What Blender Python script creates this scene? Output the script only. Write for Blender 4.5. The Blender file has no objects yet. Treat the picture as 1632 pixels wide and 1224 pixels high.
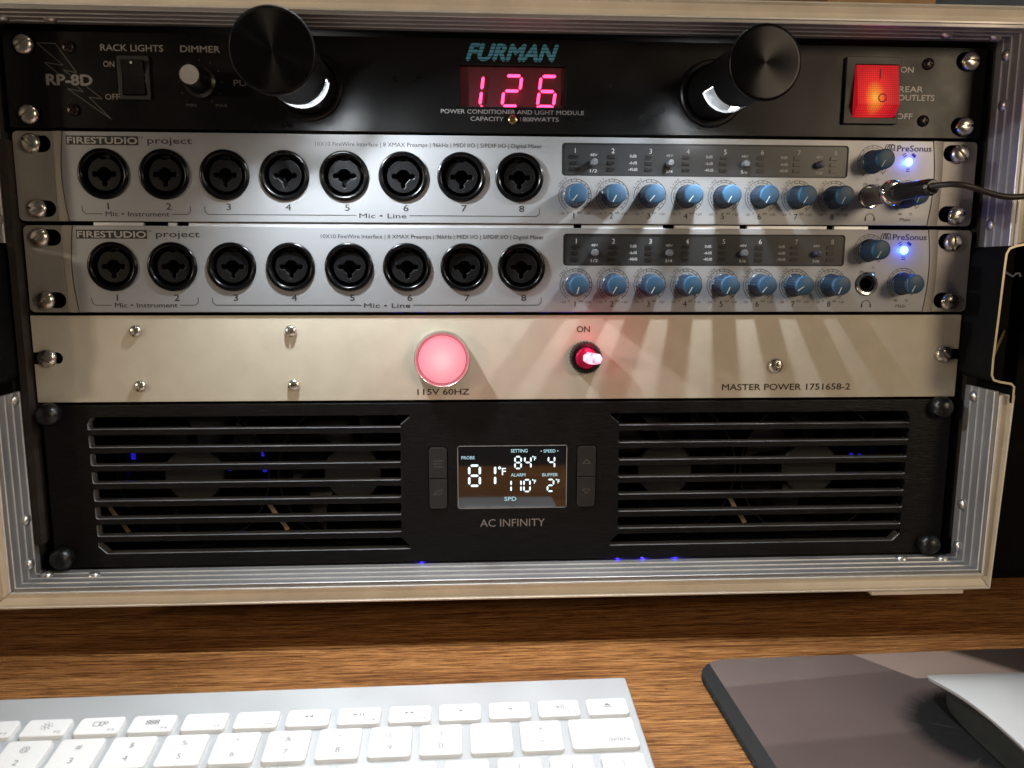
import bpy, bmesh, math, random
from mathutils import Vector, Matrix
random.seed(7)
S = 0.001                      # everything below is written in millimetres
sc = bpy.context.scene
COL = sc.collection
PI = math.pi

# ------------------------------------------------------------------ camera
cam = bpy.data.cameras.new("camera"); camo = bpy.data.objects.new("camera", cam); COL.objects.link(camo)
camo.location = (-21.083*S, -396.52*S, -110.656*S)
camo.rotation_euler = (math.radians(81.4563), math.radians(-0.1358), math.radians(-3.1189))
cam.sensor_width = 36; cam.lens = 27.044; cam.clip_start = 0.005; cam.clip_end = 50
cam.dof.use_dof = True; cam.dof.focus_distance = 0.400; cam.dof.aperture_fstop = 15
sc.camera = camo
# ------------------------------------------------------------------ world and lamps
w = bpy.data.worlds.new("World"); sc.world = w; w.use_nodes = True
bg = w.node_tree.nodes["Background"]; bg.inputs[0].default_value = (1.0, 0.90, 0.79, 1); bg.inputs[1].default_value = 0.045
sc.view_settings.view_transform = 'Standard'; sc.view_settings.look = 'None'
sc.view_settings.exposure = 0; sc.view_settings.gamma = 1
sc.render.engine = 'CYCLES'
sc.cycles.max_bounces = 8; sc.cycles.sample_clamp_indirect = 3

def lamp(kind, name, loc, energy, color, size=10, aim=None, sizey=None, spread=None, spot=None, blend=0.5):
    L = bpy.data.lights.new(name, kind); o = bpy.data.objects.new(name, L); COL.objects.link(o)
    o.location = Vector(loc)*S; L.energy = energy; L.color = color
    if kind == 'AREA':
        L.size = size*S
        if sizey: L.shape = 'RECTANGLE'; L.size_y = sizey*S
        if spread: L.spread = math.radians(spread)
    else:
        L.shadow_soft_size = size*S
        if kind == 'SPOT': L.spot_size = math.radians(spot); L.spot_blend = blend
    if aim is not None:
        d = (Vector(aim)-Vector(loc)).normalized(); o.rotation_euler = d.to_track_quat('-Z', 'Y').to_euler()
    return o
# white work lamp over the keyboard, warm room lamps behind the photographer
lamp('SPOT', 'desk_lamp', (10, -130, 330), 17, (0.95, 0.98, 1.0), 34, aim=(-30, -262, -300), spot=58, blend=1.0)
lamp('AREA', 'room_lamp', (740, -850, 160), 3.4, (1.0, 0.79, 0.55), 260, aim=(0, 0, -150))
lamp('AREA', 'room_lamp', (-1060, -660, 60), 3.0, (1.0, 0.82, 0.62), 60, aim=(0, 0, -150))
lamp('POINT', 'room_bulb', (-760, -560, -50), 0.55, (1.0, 0.78, 0.5), 11)
lamp('POINT', 'room_bulb', (-760, -560, -85), 0.55, (1.0, 0.78, 0.5), 11)

# ------------------------------------------------------------------ materials
def nt(m): return m.node_tree.nodes, m.node_tree.links
def mat(name, col, rough=0.5, metal=0.0, vary=0.06, scale=400, bump=0.0, bscale=2500, spec=0.5, stretch=None, coat=0, rv=0.08, aniso=0):
    m = bpy.data.materials.new(name); m.use_nodes = True; N, L = nt(m)
    b = N["Principled BSDF"]; b.inputs['Metallic'].default_value = metal
    b.inputs['Specular IOR Level'].default_value = spec; b.inputs['Coat Weight'].default_value = coat
    b.inputs['Anisotropic'].default_value = aniso
    tc = N.new('ShaderNodeTexCoord'); mp = N.new('ShaderNodeMapping'); L.new(tc.outputs['Object'], mp.inputs[0])
    mp.inputs['Scale'].default_value = stretch or (1, 1, 1)
    n = N.new('ShaderNodeTexNoise'); n.inputs['Scale'].default_value = scale; n.inputs['Detail'].default_value = 5
    L.new(mp.outputs[0], n.inputs['Vector'])
    r = N.new('ShaderNodeValToRGB'); r.color_ramp.elements[0].position = .3; r.color_ramp.elements[1].position = .7
    c = Vector(col[:3]); r.color_ramp.elements[0].color = (*(c*(1-vary)), 1); r.color_ramp.elements[1].color = (*(c*(1+vary)), 1)
    L.new(n.outputs[0], r.inputs[0]); L.new(r.outputs[0], b.inputs['Base Color'])
    n2 = N.new('ShaderNodeTexNoise'); n2.inputs['Scale'].default_value = 35; n2.inputs['Detail'].default_value = 6
    L.new(tc.outputs['Object'], n2.inputs['Vector'])
    mr = N.new('ShaderNodeMapRange'); mr.inputs[1].default_value = .3; mr.inputs[2].default_value = .7
    mr.inputs[3].default_value = max(.02, rough-rv); mr.inputs[4].default_value = min(1, rough+rv)
    L.new(n2.outputs[0], mr.inputs[0]); L.new(mr.outputs[0], b.inputs['Roughness'])
    if bump:
        n3 = N.new('ShaderNodeTexNoise'); n3.inputs['Scale'].default_value = bscale; n3.inputs['Detail'].default_value = 3
        L.new(mp.outputs[0], n3.inputs['Vector'])
        bp = N.new('ShaderNodeBump'); bp.inputs['Strength'].default_value = bump; bp.inputs['Distance'].default_value = .0002
        L.new(n3.outputs[0], bp.inputs['Height']); L.new(bp.outputs[0], b.inputs['Normal'])
    return m
def emis(name, col, strength, base=(0.02, 0.02, 0.02)):
    m = bpy.data.materials.new(name); m.use_nodes = True; N, L = nt(m); b = N["Principled BSDF"]
    b.inputs['Base Color'].default_value = (*base, 1); b.inputs['Emission Color'].default_value = (*col, 1)
    b.inputs['Emission Strength'].default_value = strength; b.inputs['Roughness'].default_value = .3
    return m
M = {}
M['silver'] = mat('silver_paint', (.31, .32, .335), .42, .40, .05, 2600, .12, 3500, rv=.05)
M['ear'] = mat('ear_paint', (.32, .30, .275), .46, .30, .05, 1500, .10, 3000)
M['beige'] = mat('beige_paint', (.56, .51, .41), .42, 0, .05, 90, .15, 1500, spec=.6)
M['black'] = mat('black_textured_paint', (.0046, .0044, .0044), .33, 0, .2, 500, .2, 1800, spec=.20)
M['brushed'] = mat('brushed_black_aluminium', (.0085, .0080, .0080), .40, .25, .6, 90, .9, 120, spec=.22, stretch=(1, 8, 26), rv=.05)
M['jackblack'] = mat('jack_black', (.0022, .0022, .0024), .22, 0, .1, 300, spec=.2, rv=.04)
M['tubeblack'] = mat('tube_black', (.0035, .0035, .0035), .5, 0, .1, 300, spec=.08)
M['blackgloss'] = mat('black_gloss_plastic', (.005, .005, .005), .32, 0, .1, 300)
M['blackmatt'] = mat('black_matt_plastic', (.014, .014, .015), .48, 0, .1, 900, .2)
M['insert'] = mat('grey_black_plastic', (.0040, .0042, .0048), .36, 0, .15, 1500, .3, spec=.3)
M['void'] = mat('case_interior_black', (.004, .004, .004), .8, 0, .2, 200, spec=.1)
M['nickel'] = mat('nickel_screw', (.72, .69, .62), .24, 1, .12, 500, .15, 900, rv=.1)
M['chrome'] = mat('chrome', (.86, .86, .87), .09, 1, .02, 300, rv=.04)
M['rivet'] = mat('aluminium_rivet', (.62, .61, .58), .33, .9, .2, 600, .4, 900)
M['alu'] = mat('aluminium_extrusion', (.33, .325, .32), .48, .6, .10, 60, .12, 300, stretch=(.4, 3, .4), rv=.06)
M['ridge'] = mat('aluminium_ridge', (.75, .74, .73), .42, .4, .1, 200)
M['trim'] = mat('tan_trim', (.80, .745, .65), .42, 0, .10, 45, .15, 700)
M['whiteedge'] = mat('trim_lip_highlight', (.78, .76, .72), .4, .1, .1, 120)  # bright edge highlight of the trim lips, put into the colour
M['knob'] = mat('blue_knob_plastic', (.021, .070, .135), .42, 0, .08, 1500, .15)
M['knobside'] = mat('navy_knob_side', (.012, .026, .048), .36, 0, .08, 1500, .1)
M['satin'] = mat('satin_cut_edge', (.50, .51, .52), .36, .75, .1, 300, .2, 500, stretch=(.3, 3, 3))
M['ink'] = mat('dark_ink', (.012, .010, .010), .6, 0, .1, 300)
M['blueink'] = mat('blue_black_ink', (.020, .018, .055), .6, 0, .1, 300)
M['greyink'] = mat('grey_print', (.20, .19, .185), .6, 0, .1, 300)
M['dimink'] = mat('dim_grey_print', (.075, .072, .07), .6, 0, .1, 300)
M['whiteink'] = mat('white_print', (.48, .49, .50), .6, 0, .05, 300)
M['silverprint'] = mat('silver_print', (.36, .355, .34), .45, .1, .05, 300)
M['redscrew'] = mat('dark_screw', (.025, .018, .018), .3, .6, .1, 300)
M['brass'] = mat('brass_screw', (.35, .25, .12), .3, 1, .1, 300)
M['display'] = mat('smoked_display_plastic', (.022, .024, .026), .34, 0, .05, 900, .08, rv=.04)
M['ledwin'] = mat('led_window', (.012, .011, .011), .3, 0, .1, 900)
M['button'] = mat('grey_button', (.10, .105, .115), .38, 0, .1, 900)
M['buttonb'] = mat('dark_violet_button', (.035, .030, .055), .38, 0, .1, 900)
M['rubber'] = mat('cable_rubber', (.022, .021, .021), .45, 0, .1, 900, .15)
M['plugm'] = mat('plug_metal', (.30, .26, .22), .34, .9, .15, 500)
M['plugb'] = mat('plug_black', (.020, .019, .020), .22, .3, .1, 500)
M['keys'] = mat('white_key_plastic', (.80, .80, .79), .38, 0, .01, 300, .05)
M['kbalu'] = mat('keyboard_aluminium', (.54, .56, .575), .42, .35, .02, 2000, .08, 4000)
M['keyink'] = mat('grey_key_ink', (.20, .20, .21), .6, 0, .02, 300)
M['mouse'] = mat('white_mouse_shell', (.72, .74, .74), .22, 0, .01, 100, coat=.3, rv=.04)
M['mousebase'] = mat('mouse_aluminium', (.12, .13, .12), .35, .7, .05, 200)
M['padedge'] = mat('pad_black_rubber', (.012, .012, .013), .85, 0, .5, 900, 1, 900)
M['fanmetal'] = mat('fan_black', (.003, .003, .0035), .45, 0, .1, 400, spec=.2)
M['brown'] = mat('dark_brown_strip', (.022, .015, .011), .75, 0, .3, 200, .4, 500)
M['wire'] = mat('steel_edge', (.80, .70, .50), .35, .35, .1, 200)
M['shell'] = mat('case_outer_shell', (.045, .04, .038), .6, 0, .1, 60, .3)
M['white'] = emis('lamp_diffuser', (.93, .97, 1), 12, (.85, .85, .85))
M['chassis'] = mat('bare_chassis_steel', (.75, .77, .8), .35, .6, .1, 80)
M['cord'] = mat('cardboard', (.42, .25, .12), .8, 0, .25, 60, .3)
M['bluecloth'] = mat('dark_blue_cover', (.02, .05, .09), .6, 0, .2, 40)
M['glint'] = mat('fan_label_glint', (.30, .22, .13), .6, 0, .1, 200)

# spun black disc: fine rings
def spun():
    m = mat('spun_black_metal', (.010, .010, .011), .30, .7, .1, 300); N, L = nt(m); b = N["Principled BSDF"]
    tg = N.new('ShaderNodeTangent'); tg.direction_type = 'RADIAL'; tg.axis = 'Y'
    b.inputs['Anisotropic'].default_value = .9; L.new(tg.outputs[0], b.inputs['Tangent'])
    return m
M['spun'] = spun()
M['redseg'] = emis('red_led_segment', (1.0, .055, .20), 3.6)
M['redwin'] = mat('red_display_window', (.07, .002, .008), .5, 0, .1, 300)
M['lcdseg'] = emis('lcd_segment', (.78, .95, 1.0), 1.5)
M['lcdtxt'] = emis('lcd_lettering', (.50, .80, .88), .85)
M['bluled'] = emis('blue_led', (.10, .32, 1.0), 9)
M['fanblue'] = emis('fan_blue_led', (.03, .015, .9), .45)
M['pinlamp'] = emis('red_jewel_lit', (1.0, .30, .50), 2.6)
_n, _l = nt(M['pinlamp']); _t = _n.new('ShaderNodeTexCoord'); _q = _n.new('ShaderNodeTexVoronoi'); _q.inputs['Scale'].default_value = 330; _l.new(_t.outputs['Object'], _q.inputs['Vector'])
_r = _n.new('ShaderNodeValToRGB'); _r.color_ramp.elements[0].color = (1, .62, .80, 1); _r.color_ramp.elements[0].position = .45; _r.color_ramp.elements[1].color = (.75, .02, .13, 1); _r.color_ramp.elements[1].position = .85
_l.new(_q.outputs['Distance'], _r.inputs[0]); _l.new(_r.outputs[0], _n['Principled BSDF'].inputs['Emission Color']); _n['Principled BSDF'].inputs['Emission Strength'].default_value = 1.5
M['clear'] = mat('red_bezel', (.35, .01, .05), .15, 0, .1, 300)

def lens_mat():
    m = emis('pink_lamp_lens', (1, .3, .35), 1.0, (.3, .05, .07)); N, L = nt(m); b = N["Principled BSDF"]
    tc = N.new('ShaderNodeTexCoord'); ln = N.new('ShaderNodeVectorMath'); ln.operation = 'LENGTH'
    L.new(tc.outputs['Object'], ln.inputs[0])
    r = N.new('ShaderNodeMapRange'); r.inputs[1].default_value = .001; r.inputs[2].default_value = .0135
    L.new(ln.outputs['Value'], r.inputs[0])
    cr = N.new('ShaderNodeValToRGB'); cr.color_ramp.elements[0].color = (1, .80, .70, 1); cr.color_ramp.elements[1].color = (.92, .24, .31, 1); cr.color_ramp.elements.new(.6).color = (.98, .42, .44, 1)
    L.new(r.outputs[0], cr.inputs[0]); L.new(cr.outputs[0], b.inputs['Emission Color'])
    b.inputs['Emission Strength'].default_value = 1.0
    return m
M['lens'] = lens_mat()
def rocker_mat():   # translucent red rocker with a small orange bulb glowing behind it
    m = emis('lit_red_rocker', (1, .05, .02), 1.0, (.12, .003, .003)); N, L = nt(m); b = N["Principled BSDF"]
    tc = N.new('ShaderNodeTexCoord'); mp = N.new('ShaderNodeMapping'); L.new(tc.outputs['Object'], mp.inputs[0])
    mp.inputs['Location'].default_value = (.0017, 0, .0022)
    mp.inputs['Scale'].default_value = (1, 0, .62)
    ln = N.new('ShaderNodeVectorMath'); ln.operation = 'LENGTH'; L.new(mp.outputs[0], ln.inputs[0])
    r = N.new('ShaderNodeMapRange'); r.inputs[1].default_value = .0; r.inputs[2].default_value = .0105
    L.new(ln.outputs['Value'], r.inputs[0])
    cr = N.new('ShaderNodeValToRGB'); e = cr.color_ramp.elements
    e[0].color = (1, .60, .08, 1); e[1].color = (.58, .008, .016, 1); e.new(.22).color = (1, .27, .03, 1); e.new(.50).color = (.85, .028, .025, 1)
    L.new(r.outputs[0], cr.inputs[0])
    # moulded grid
    sx = N.new('ShaderNodeSeparateXYZ'); L.new(tc.outputs['Object'], sx.inputs[0])
    outs = []
    for k in ('X', 'Z'):
        a = N.new('ShaderNodeMath'); a.operation = 'MULTIPLY'; a.inputs[1].default_value = 2*PI/.00105; L.new(sx.outputs[k], a.inputs[0])
        s_ = N.new('ShaderNodeMath'); s_.operation = 'SINE'; L.new(a.outputs[0], s_.inputs[0]); outs.append(s_)
    mx = N.new('ShaderNodeMath'); mx.operation = 'MINIMUM'; L.new(outs[0].outputs[0], mx.inputs[0]); L.new(outs[1].outputs[0], mx.inputs[1])
    rr = N.new('ShaderNodeMapRange'); rr.inputs[1].default_value = -1; rr.inputs[2].default_value = .3; rr.inputs[3].default_value = .50; rr.inputs[4].default_value = .98
    L.new(mx.outputs[0], rr.inputs[0]); L.new(rr.outputs[0], b.inputs['Emission Strength']); L.new(cr.outputs[0], b.inputs['Emission Color'])
    return m
M['rocker'] = rocker_mat()
def stripe_blue():
    m = mat('striped_blue_print', (.035, .20, .30), .6, 0, .05, 300); N, L = nt(m); b = N["Principled BSDF"]
    tc = N.new('ShaderNodeTexCoord'); sx = N.new('ShaderNodeSeparateXYZ'); L.new(tc.outputs['Object'], sx.inputs[0])
    a = N.new('ShaderNodeMath'); a.operation = 'MULTIPLY'; a.inputs[1].default_value = 1/.0016; L.new(sx.outputs['Z'], a.inputs[0])
    f = N.new('ShaderNodeMath'); f.operation = 'FRACT'; L.new(a.outputs[0], f.inputs[0])
    g = N.new('ShaderNodeMath'); g.operation = 'GREATER_THAN'; g.inputs[1].default_value = .24; L.new(f.outputs[0], g.inputs[0])
    mx = N.new('ShaderNodeMix'); mx.data_type = 'RGBA'; mx.inputs['A'].default_value = (.008, .008, .008, 1); mx.inputs['B'].default_value = (.05, .27, .40, 1)
    L.new(g.outputs[0], mx.inputs['Factor']); L.new(mx.outputs['Result'], b.inputs['Base Color'])
    return m
M['furblue'] = stripe_blue()
def wood():
    m = bpy.data.materials.new('oak_laminate'); m.use_nodes = True; N, L = nt(m); b = N["Principled BSDF"]
    tc = N.new('ShaderNodeTexCoord')
    def noise(sx, sy, sz, det, rough=.6, dist=0, loc=(0, 0, 0)):
        mp = N.new('ShaderNodeMapping'); mp.inputs['Scale'].default_value = (sx, sy, sz); mp.inputs['Location'].default_value = loc
        L.new(tc.outputs['Object'], mp.inputs[0])
        n = N.new('ShaderNodeTexNoise'); n.inputs['Scale'].default_value = 1; n.inputs['Detail'].default_value = det
        n.inputs['Roughness'].default_value = rough; n.inputs['Distortion'].default_value = dist
        L.new(mp.outputs[0], n.inputs['Vector']); return n
    def ramp(n, stops):
        r = N.new('ShaderNodeValToRGB'); e = r.color_ramp.elements
        e[0].position, e[0].color = stops[0][0], (*stops[0][1], 1); e[1].position, e[1].color = stops[1][0], (*stops[1][1], 1)
        for p, c in stops[2:]: e.new(p).color = (*c, 1)
        L.new(n.outputs[0], r.inputs[0]); return r
    def mul(a, c, f=1):
        x = N.new('ShaderNodeMix'); x.data_type = 'RGBA'; x.blend_type = 'MULTIPLY'; x.inputs['Factor'].default_value = f
        L.new(a, x.inputs['A']); L.new(c, x.inputs['B']); return x.outputs['Result']
    base = ramp(noise(3.2, 70, 1, 4, .6, 1.2), [(.30, (.39, .172, .056)), (.70, (.57, .285, .100))])
    streak = ramp(noise(22, 820, 1, 5, .78, .4), [(.38, (.34, .25, .20)), (.54, (1, 1, 1))])
    fine = ramp(noise(70, 2600, 1, 2, .7, 0, (3, 7, 0)), [(.40, (.34, .26, .20)), (.54, (1.08, 1.08, 1.08))])
    broad = ramp(noise(1.8, 14, 1, 3, .5, 1.5, (5, 1, 0)), [(.3, (.78, .74, .70)), (.65, (1.05, 1.05, 1.05))])
    c = mul(mul(mul(base.outputs[0], streak.outputs[0]), fine.outputs[0]), broad.outputs[0])
    L.new(c, b.inputs['Base Color']); b.inputs['Roughness'].default_value = .42; b.inputs['Specular IOR Level'].default_value = .4
    bp = N.new('ShaderNodeBump'); bp.inputs['Strength'].default_value = .35; bp.inputs['Distance'].default_value = .0002
    L.new(streak.outputs[0], bp.inputs['Height']); L.new(bp.outputs[0], b.inputs['Normal'])
    return m
M['wood'] = wood()

# ------------------------------------------------------------------ mesh helpers
def mesh_from(name, verts, faces, mats, midx=None, smooth=None):
    me = bpy.data.meshes.new(name); me.from_pydata([Vector(v)*S for v in verts], [], faces); me.update()
    for m in (mats if isinstance(mats, (list, tuple)) else [mats]): me.materials.append(m)
    if midx:
        for p, i in zip(me.polygons, midx): p.material_index = i
    bm = bmesh.new(); bm.from_mesh(me); bmesh.ops.recalc_face_normals(bm, faces=bm.faces); bm.to_mesh(me); bm.free()
    if smooth:
        me.polygons.foreach_set('use_smooth', [True]*len(me.polygons)); me.set_sharp_from_angle(angle=math.radians(smooth))
    return me
class B:
    def __init__(s): s.v, s.f, s.i = [], [], []
    def add(s, vs, fs, mi=0):
        o = len(s.v); s.v += [tuple(v) for v in vs]; s.f += [tuple(k+o for k in f) for f in fs]; s.i += [mi]*len(fs); return s
    def box(s, x0, x1, y0, y1, z0, z1, mi=0):
        return s.add([(x0,y0,z0),(x1,y0,z0),(x1,y1,z0),(x0,y1,z0),(x0,y0,z1),(x1,y0,z1),(x1,y1,z1),(x0,y1,z1)],
                     [(0,3,2,1),(4,5,6,7),(0,1,5,4),(1,2,6,5),(2,3,7,6),(3,0,4,7)], mi)
    def lathe(s, prof, n=32, c=(0,0,0), mi=0, mod=None, gap=None, cap=True):
        # prof: (radius, forward distance) ; axis is -Y ; mod(i) scales radius ; gap: (a0,a1,j) faces of ring j left open
        vs = []; fs = []
        for (r, h) in prof:
            for i in range(n):
                a = 2*PI*i/n; rr = r*(mod(i) if mod else 1); vs.append((c[0]+rr*math.cos(a), c[1]-h, c[2]+rr*math.sin(a)))
        for j in range(len(prof)-1):
            for i in range(n):
                if gap and j in gap[2]:
                    a = (2*PI*(i+.5)/n) % (2*PI)
                    if gap[0] <= a <= gap[1]: continue
                fs.append((j*n+i, j*n+(i+1) % n, (j+1)*n+(i+1) % n, (j+1)*n+i))
        if prof[0][0] > 0.001 and cap and not gap: fs.append(tuple(range(n)))
        if prof[-1][0] > 0.001 and cap and not gap: fs.append(tuple((len(prof)-1)*n+i for i in reversed(range(n))))
        return s.add(vs, fs, mi)
    def stroke(s, pts, wd, y=0, closed=False, mi=0):
        P = [Vector((p[0], p[1])) for p in pts]
        if closed: P.append(P[0])
        for a, b in zip(P, P[1:]):
            d = (b-a); 
            if d.length < 1e-6: continue
            n = Vector((-d.y, d.x)).normalized()*wd/2; e = d.normalized()*wd*.25; a2, b2 = a-e, b+e
            s.add([(a2.x-n.x, y, a2.y-n.y), (b2.x-n.x, y, b2.y-n.y), (b2.x+n.x, y, b2.y+n.y), (a2.x+n.x, y, a2.y+n.y)], [(0, 1, 2, 3)], mi)
        return s
    def poly(s, pts, y=0, mi=0):
        return s.add([(p[0], y, p[1]) for p in pts], [tuple(range(len(pts)))], mi)
    def mesh(s, name, mats, smooth=None): return mesh_from(name, s.v, s.f, mats, s.i, smooth)

def rrect(x0, x1, z0, z1, r, n=5):
    out = []
    for cx, cz, a0 in ((x1-r, z1-r, 0), (x0+r, z1-r, 90), (x0+r, z0+r, 180), (x1-r, z0+r, 270)):
        for k in range(n+1):
            a = math.radians(a0+90*k/n); out.append((cx+r*math.cos(a), cz+r*math.sin(a)))
    return out
def circ(cx, cz, r, n=32): return [(cx+r*math.cos(2*PI*k/n), cz+r*math.sin(2*PI*k/n)) for k in range(n)]
def arc(cx, cz, r, a0, a1, n=24): return [(cx+r*math.cos(math.radians(a0+(a1-a0)*k/n)), cz+r*math.sin(math.radians(a0+(a1-a0)*k/n))) for k in range(n+1)]
def area2(p): return sum(a[0]*b[1]-b[0]*a[1] for a, b in zip(p, p[1:]+p[:1]))

def conv(cu, xf):
    o = bpy.data.objects.new('tmp', cu); COL.objects.link(o)
    dg = bpy.context.evaluated_depsgraph_get(); me = bpy.data.meshes.new_from_object(o.evaluated_get(dg))
    bpy.data.objects.remove(o); bpy.data.curves.remove(cu)
    me.transform(xf); return me
XZ = Matrix(((1,0,0,0),(0,0,-1,0),(0,1,0,0),(0,0,0,1)))      # drawing plane -> upright, facing -Y
def plate(name, outer, holes, depth, m, bevel=0.0, front=0.0):
    """flat part cut from sheet; front face at y=front, body behind it"""
    cu = bpy.data.curves.new(name, 'CURVE'); cu.dimensions = '2D'; cu.fill_mode = 'BOTH'
    for k, pts in enumerate([outer]+list(holes)):
        ccw = area2(pts) > 0
        if (k == 0) == ccw: pts = pts[::-1]
        sp = cu.splines.new('POLY'); sp.points.add(len(pts)-1)
        for q, p in zip(sp.points, pts): q.co = (p[0]*S, p[1]*S, 0, 1)
        sp.use_cyclic_u = True
    cu.extrude = (depth/2-bevel)*S; cu.bevel_depth = bevel*S; cu.bevel_resolution = 1; cu.offset = -bevel*S
    me = conv(cu, Matrix.Translation((0, (front+depth/2)*S, 0)) @ XZ)
    me.materials.clear(); me.materials.append(m)
    me.polygons.foreach_set('use_smooth', [True]*len(me.polygons)); me.set_sharp_from_angle(angle=math.radians(28))
    return me
TC = {}
def textmesh(s, h, m, bold=0, shear=0, width=None, align='L', thick=0):
    """lettering in the XZ plane, baseline at z=0, cap height h, fitted to width"""
    key = (s, round(h, 3), m.name, bold, shear, width and round(width, 2), align)
    if key in TC: return TC[key]
    cu = bpy.data.curves.new('lettering', 'FONT'); cu.body = s; cu.size = h/0.729; cu.offset = min(bold, 0)*h*.02; cu.shear = shear
    cu.resolution_u = 3; cu.fill_mode = 'FRONT'
    me = conv(cu, XZ)
    if not len(me.vertices): return me
    xs = [v.co.x for v in me.vertices]; x0, x1 = min(xs), max(xs)
    k = (width/(x1-x0)) if width and len(s) > 1 else 1
    off = {'L': x0, 'C': (x0+x1)/2, 'R': x1}[align]
    for v in me.vertices: v.co.x = (v.co.x-off)*k*S; v.co.y *= S; v.co.z *= S
    if bold > 0:
        d = bold*h*.028*S; V = [v.co.copy() for v in me.vertices]; F = [tuple(p.vertices) for p in me.polygons]; n = len(V); vs = []; fs = []
        for q, (ax, az) in enumerate(((0, 0), (d, 0), (-d, 0), (0, d*.8), (0, -d*.8))):
            vs += [(v.x+ax, v.y-q*.000006, v.z+az) for v in V]; fs += [tuple(i+q*n for i in f) for f in F]
        me = bpy.data.meshes.new('lettering'); me.from_pydata(vs, [], fs); me.update()
    me.materials.clear(); me.materials.append(m); TC[key] = me
    return me
def glyphs(b, s, h, pos, ang, mi=0, width=None):
    me = textmesh(s, h, M['ink'], width=width, align='C')
    ca, sa = math.cos(ang), math.sin(ang)
    b.add([(pos[0]+(v.co.x*ca-v.co.z*sa)/S, pos[2], pos[1]+(v.co.x*sa+v.co.z*ca)/S) for v in me.vertices], [tuple(p.vertices) for p in me.polygons], mi)

WL = {}
def thing(name, label, cat, loc, rot=(0, 0, 0), group=None):
    o = bpy.data.objects.new(name, None); COL.objects.link(o); o.empty_display_size = .02
    o.location = Vector(loc)*S; o.rotation_euler = rot; WL[o.name] = Vector(loc)
    o['label'] = label; o['category'] = cat
    if group: o['group'] = group
    return o
def part(name, me, parent, loc=(0, 0, 0), rot=(0, 0, 0), label=None, kind=None, local=False):
    """loc is a world position unless local"""
    o = bpy.data.objects.new(name, me); COL.objects.link(o); o.parent = parent
    wl = Vector(loc)
    o.location = (wl if local else wl-WL[parent.name])*S; o.rotation_euler = rot
    WL[o.name] = wl if not local else WL[parent.name]+wl
    if label: o['label'] = label
    if kind: o['kind'] = kind
    return o
def top(name, me, label=None, cat=None, loc=(0, 0, 0), kind=None, group=None):
    o = bpy.data.objects.new(name, me); COL.objects.link(o); o.location = Vector(loc)*S; WL[o.name] = Vector(loc)
    if label: o['label'] = label
    if cat: o['category'] = cat
    if kind: o['kind'] = kind
    if group: o['group'] = group
    return o
def text(parent, s, x, z, h, m, x1=None, y=-.06, bold=0, shear=0, align='L', name='lettering'):
    wd = abs(x1-x) if x1 is not None else None
    return part(name, textmesh(s, h, m, bold, shear, wd, align), parent, (x, y, z))

# ------------------------------------------------------------------ setting
b = B(); b.box(-1400, 1400, -340, 520, -343, -303)
desk = top('desk', b.mesh('desk', M['wood'], None), kind='structure')
b = B(); b.box(-1600, 1600, 700, 720, -600, 700); top('back_wall', b.mesh('back_wall', M['void']), kind='structure')

# ------------------------------------------------------------------ equipment case
case = thing('equipment_case', 'tan and aluminium edged rack case holding all the stacked units, on the wooden desk', 'rack case', (0, 0, -303))
FY, XI, ZT, ZB = -24, 246, 3.2, -267.6
n_lo, n_hi = -172, -99         # notch for the latch on both sides
# shell boards
b = B()
b.box(-252, 252, 0, 420, ZT+.8, ZT+8); part('top_board', b.mesh('board', M['shell']), case)
b = B(); b.box(-252, 252, 1, 420, ZB-9, ZB-.8); part('bottom_board', b.mesh('board', M['shell']), case)
for sx in (-1, 1):
    b = B(); x0, x1 = sorted((sx*(XI+.8), sx*(XI+6))); b.box(x0, x1, 1, 420, ZB-.7, ZT+.7); part('side_board', b.mesh('board', M['shell']), case)
b = B(); b.box(-252, 252, 421, 427, ZB-9, ZT+8); part('back_board', b.mesh('board', M['void']), case)
# grooved aluminium rails round the mouth (profile across the depth, swept along the side)
def rail(name, p0, p1, inward, miter=1):
    """p0,p1: ends (x,z) on the inner face; inward: unit vector (x,z) into the opening"""
    prof = [(-1, 6), (-1, 0), (FY+18.2, 0)]
    ys = [FY+.0, FY+6.2, FY+12.2, FY+18.2]
    prof = [(0, -1.6), (0, 0)]
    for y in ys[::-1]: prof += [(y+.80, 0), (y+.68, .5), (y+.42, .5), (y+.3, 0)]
    prof[-1] = (FY, .3); prof += [(FY, -1.6)]
    d = Vector((p1[0]-p0[0], 0, p1[1]-p0[1])); L = d.length; d.normalize(); inw = Vector((inward[0], 0, inward[1]))
    vs = []; nP = len(prof)
    for e in (0, 1):
        base = Vector((p0[0], 0, p0[1])) if e == 0 else Vector((p1[0], 0, p1[1]))
        for (y, h) in prof:
            k = h*(1 if e == 0 else -1)*miter
            vs.append(base+inw*h+Vector((0, y, 0))+d*k)
    fs = [(i, (i+1) % nP, nP+(i+1) % nP, nP+i) for i in range(nP)]
    fs += [tuple(range(nP)), tuple(reversed(range(nP, 2*nP)))]
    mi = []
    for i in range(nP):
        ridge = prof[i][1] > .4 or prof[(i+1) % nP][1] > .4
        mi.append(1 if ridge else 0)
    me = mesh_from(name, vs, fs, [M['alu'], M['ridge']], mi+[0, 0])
    return part(name, me, case)
rail('rail', (-XI, ZB), (XI, ZB), (0, 1)); rail('rail', (XI, ZT), (-XI, ZT), (0, -1))
for sx in (-1, 1):
    lo, hi = (sx*XI, ZB), (sx*XI, n_lo); rail('rail', lo, hi, (-sx, 0), 0) if sx < 0 else rail('rail', hi, lo, (-sx, 0), 0)
    lo, hi = (sx*XI, n_hi), (sx*XI, ZT); rail('rail', lo, hi, (-sx, 0), 0) if sx < 0 else rail('rail', hi, lo, (-sx, 0), 0)
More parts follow.
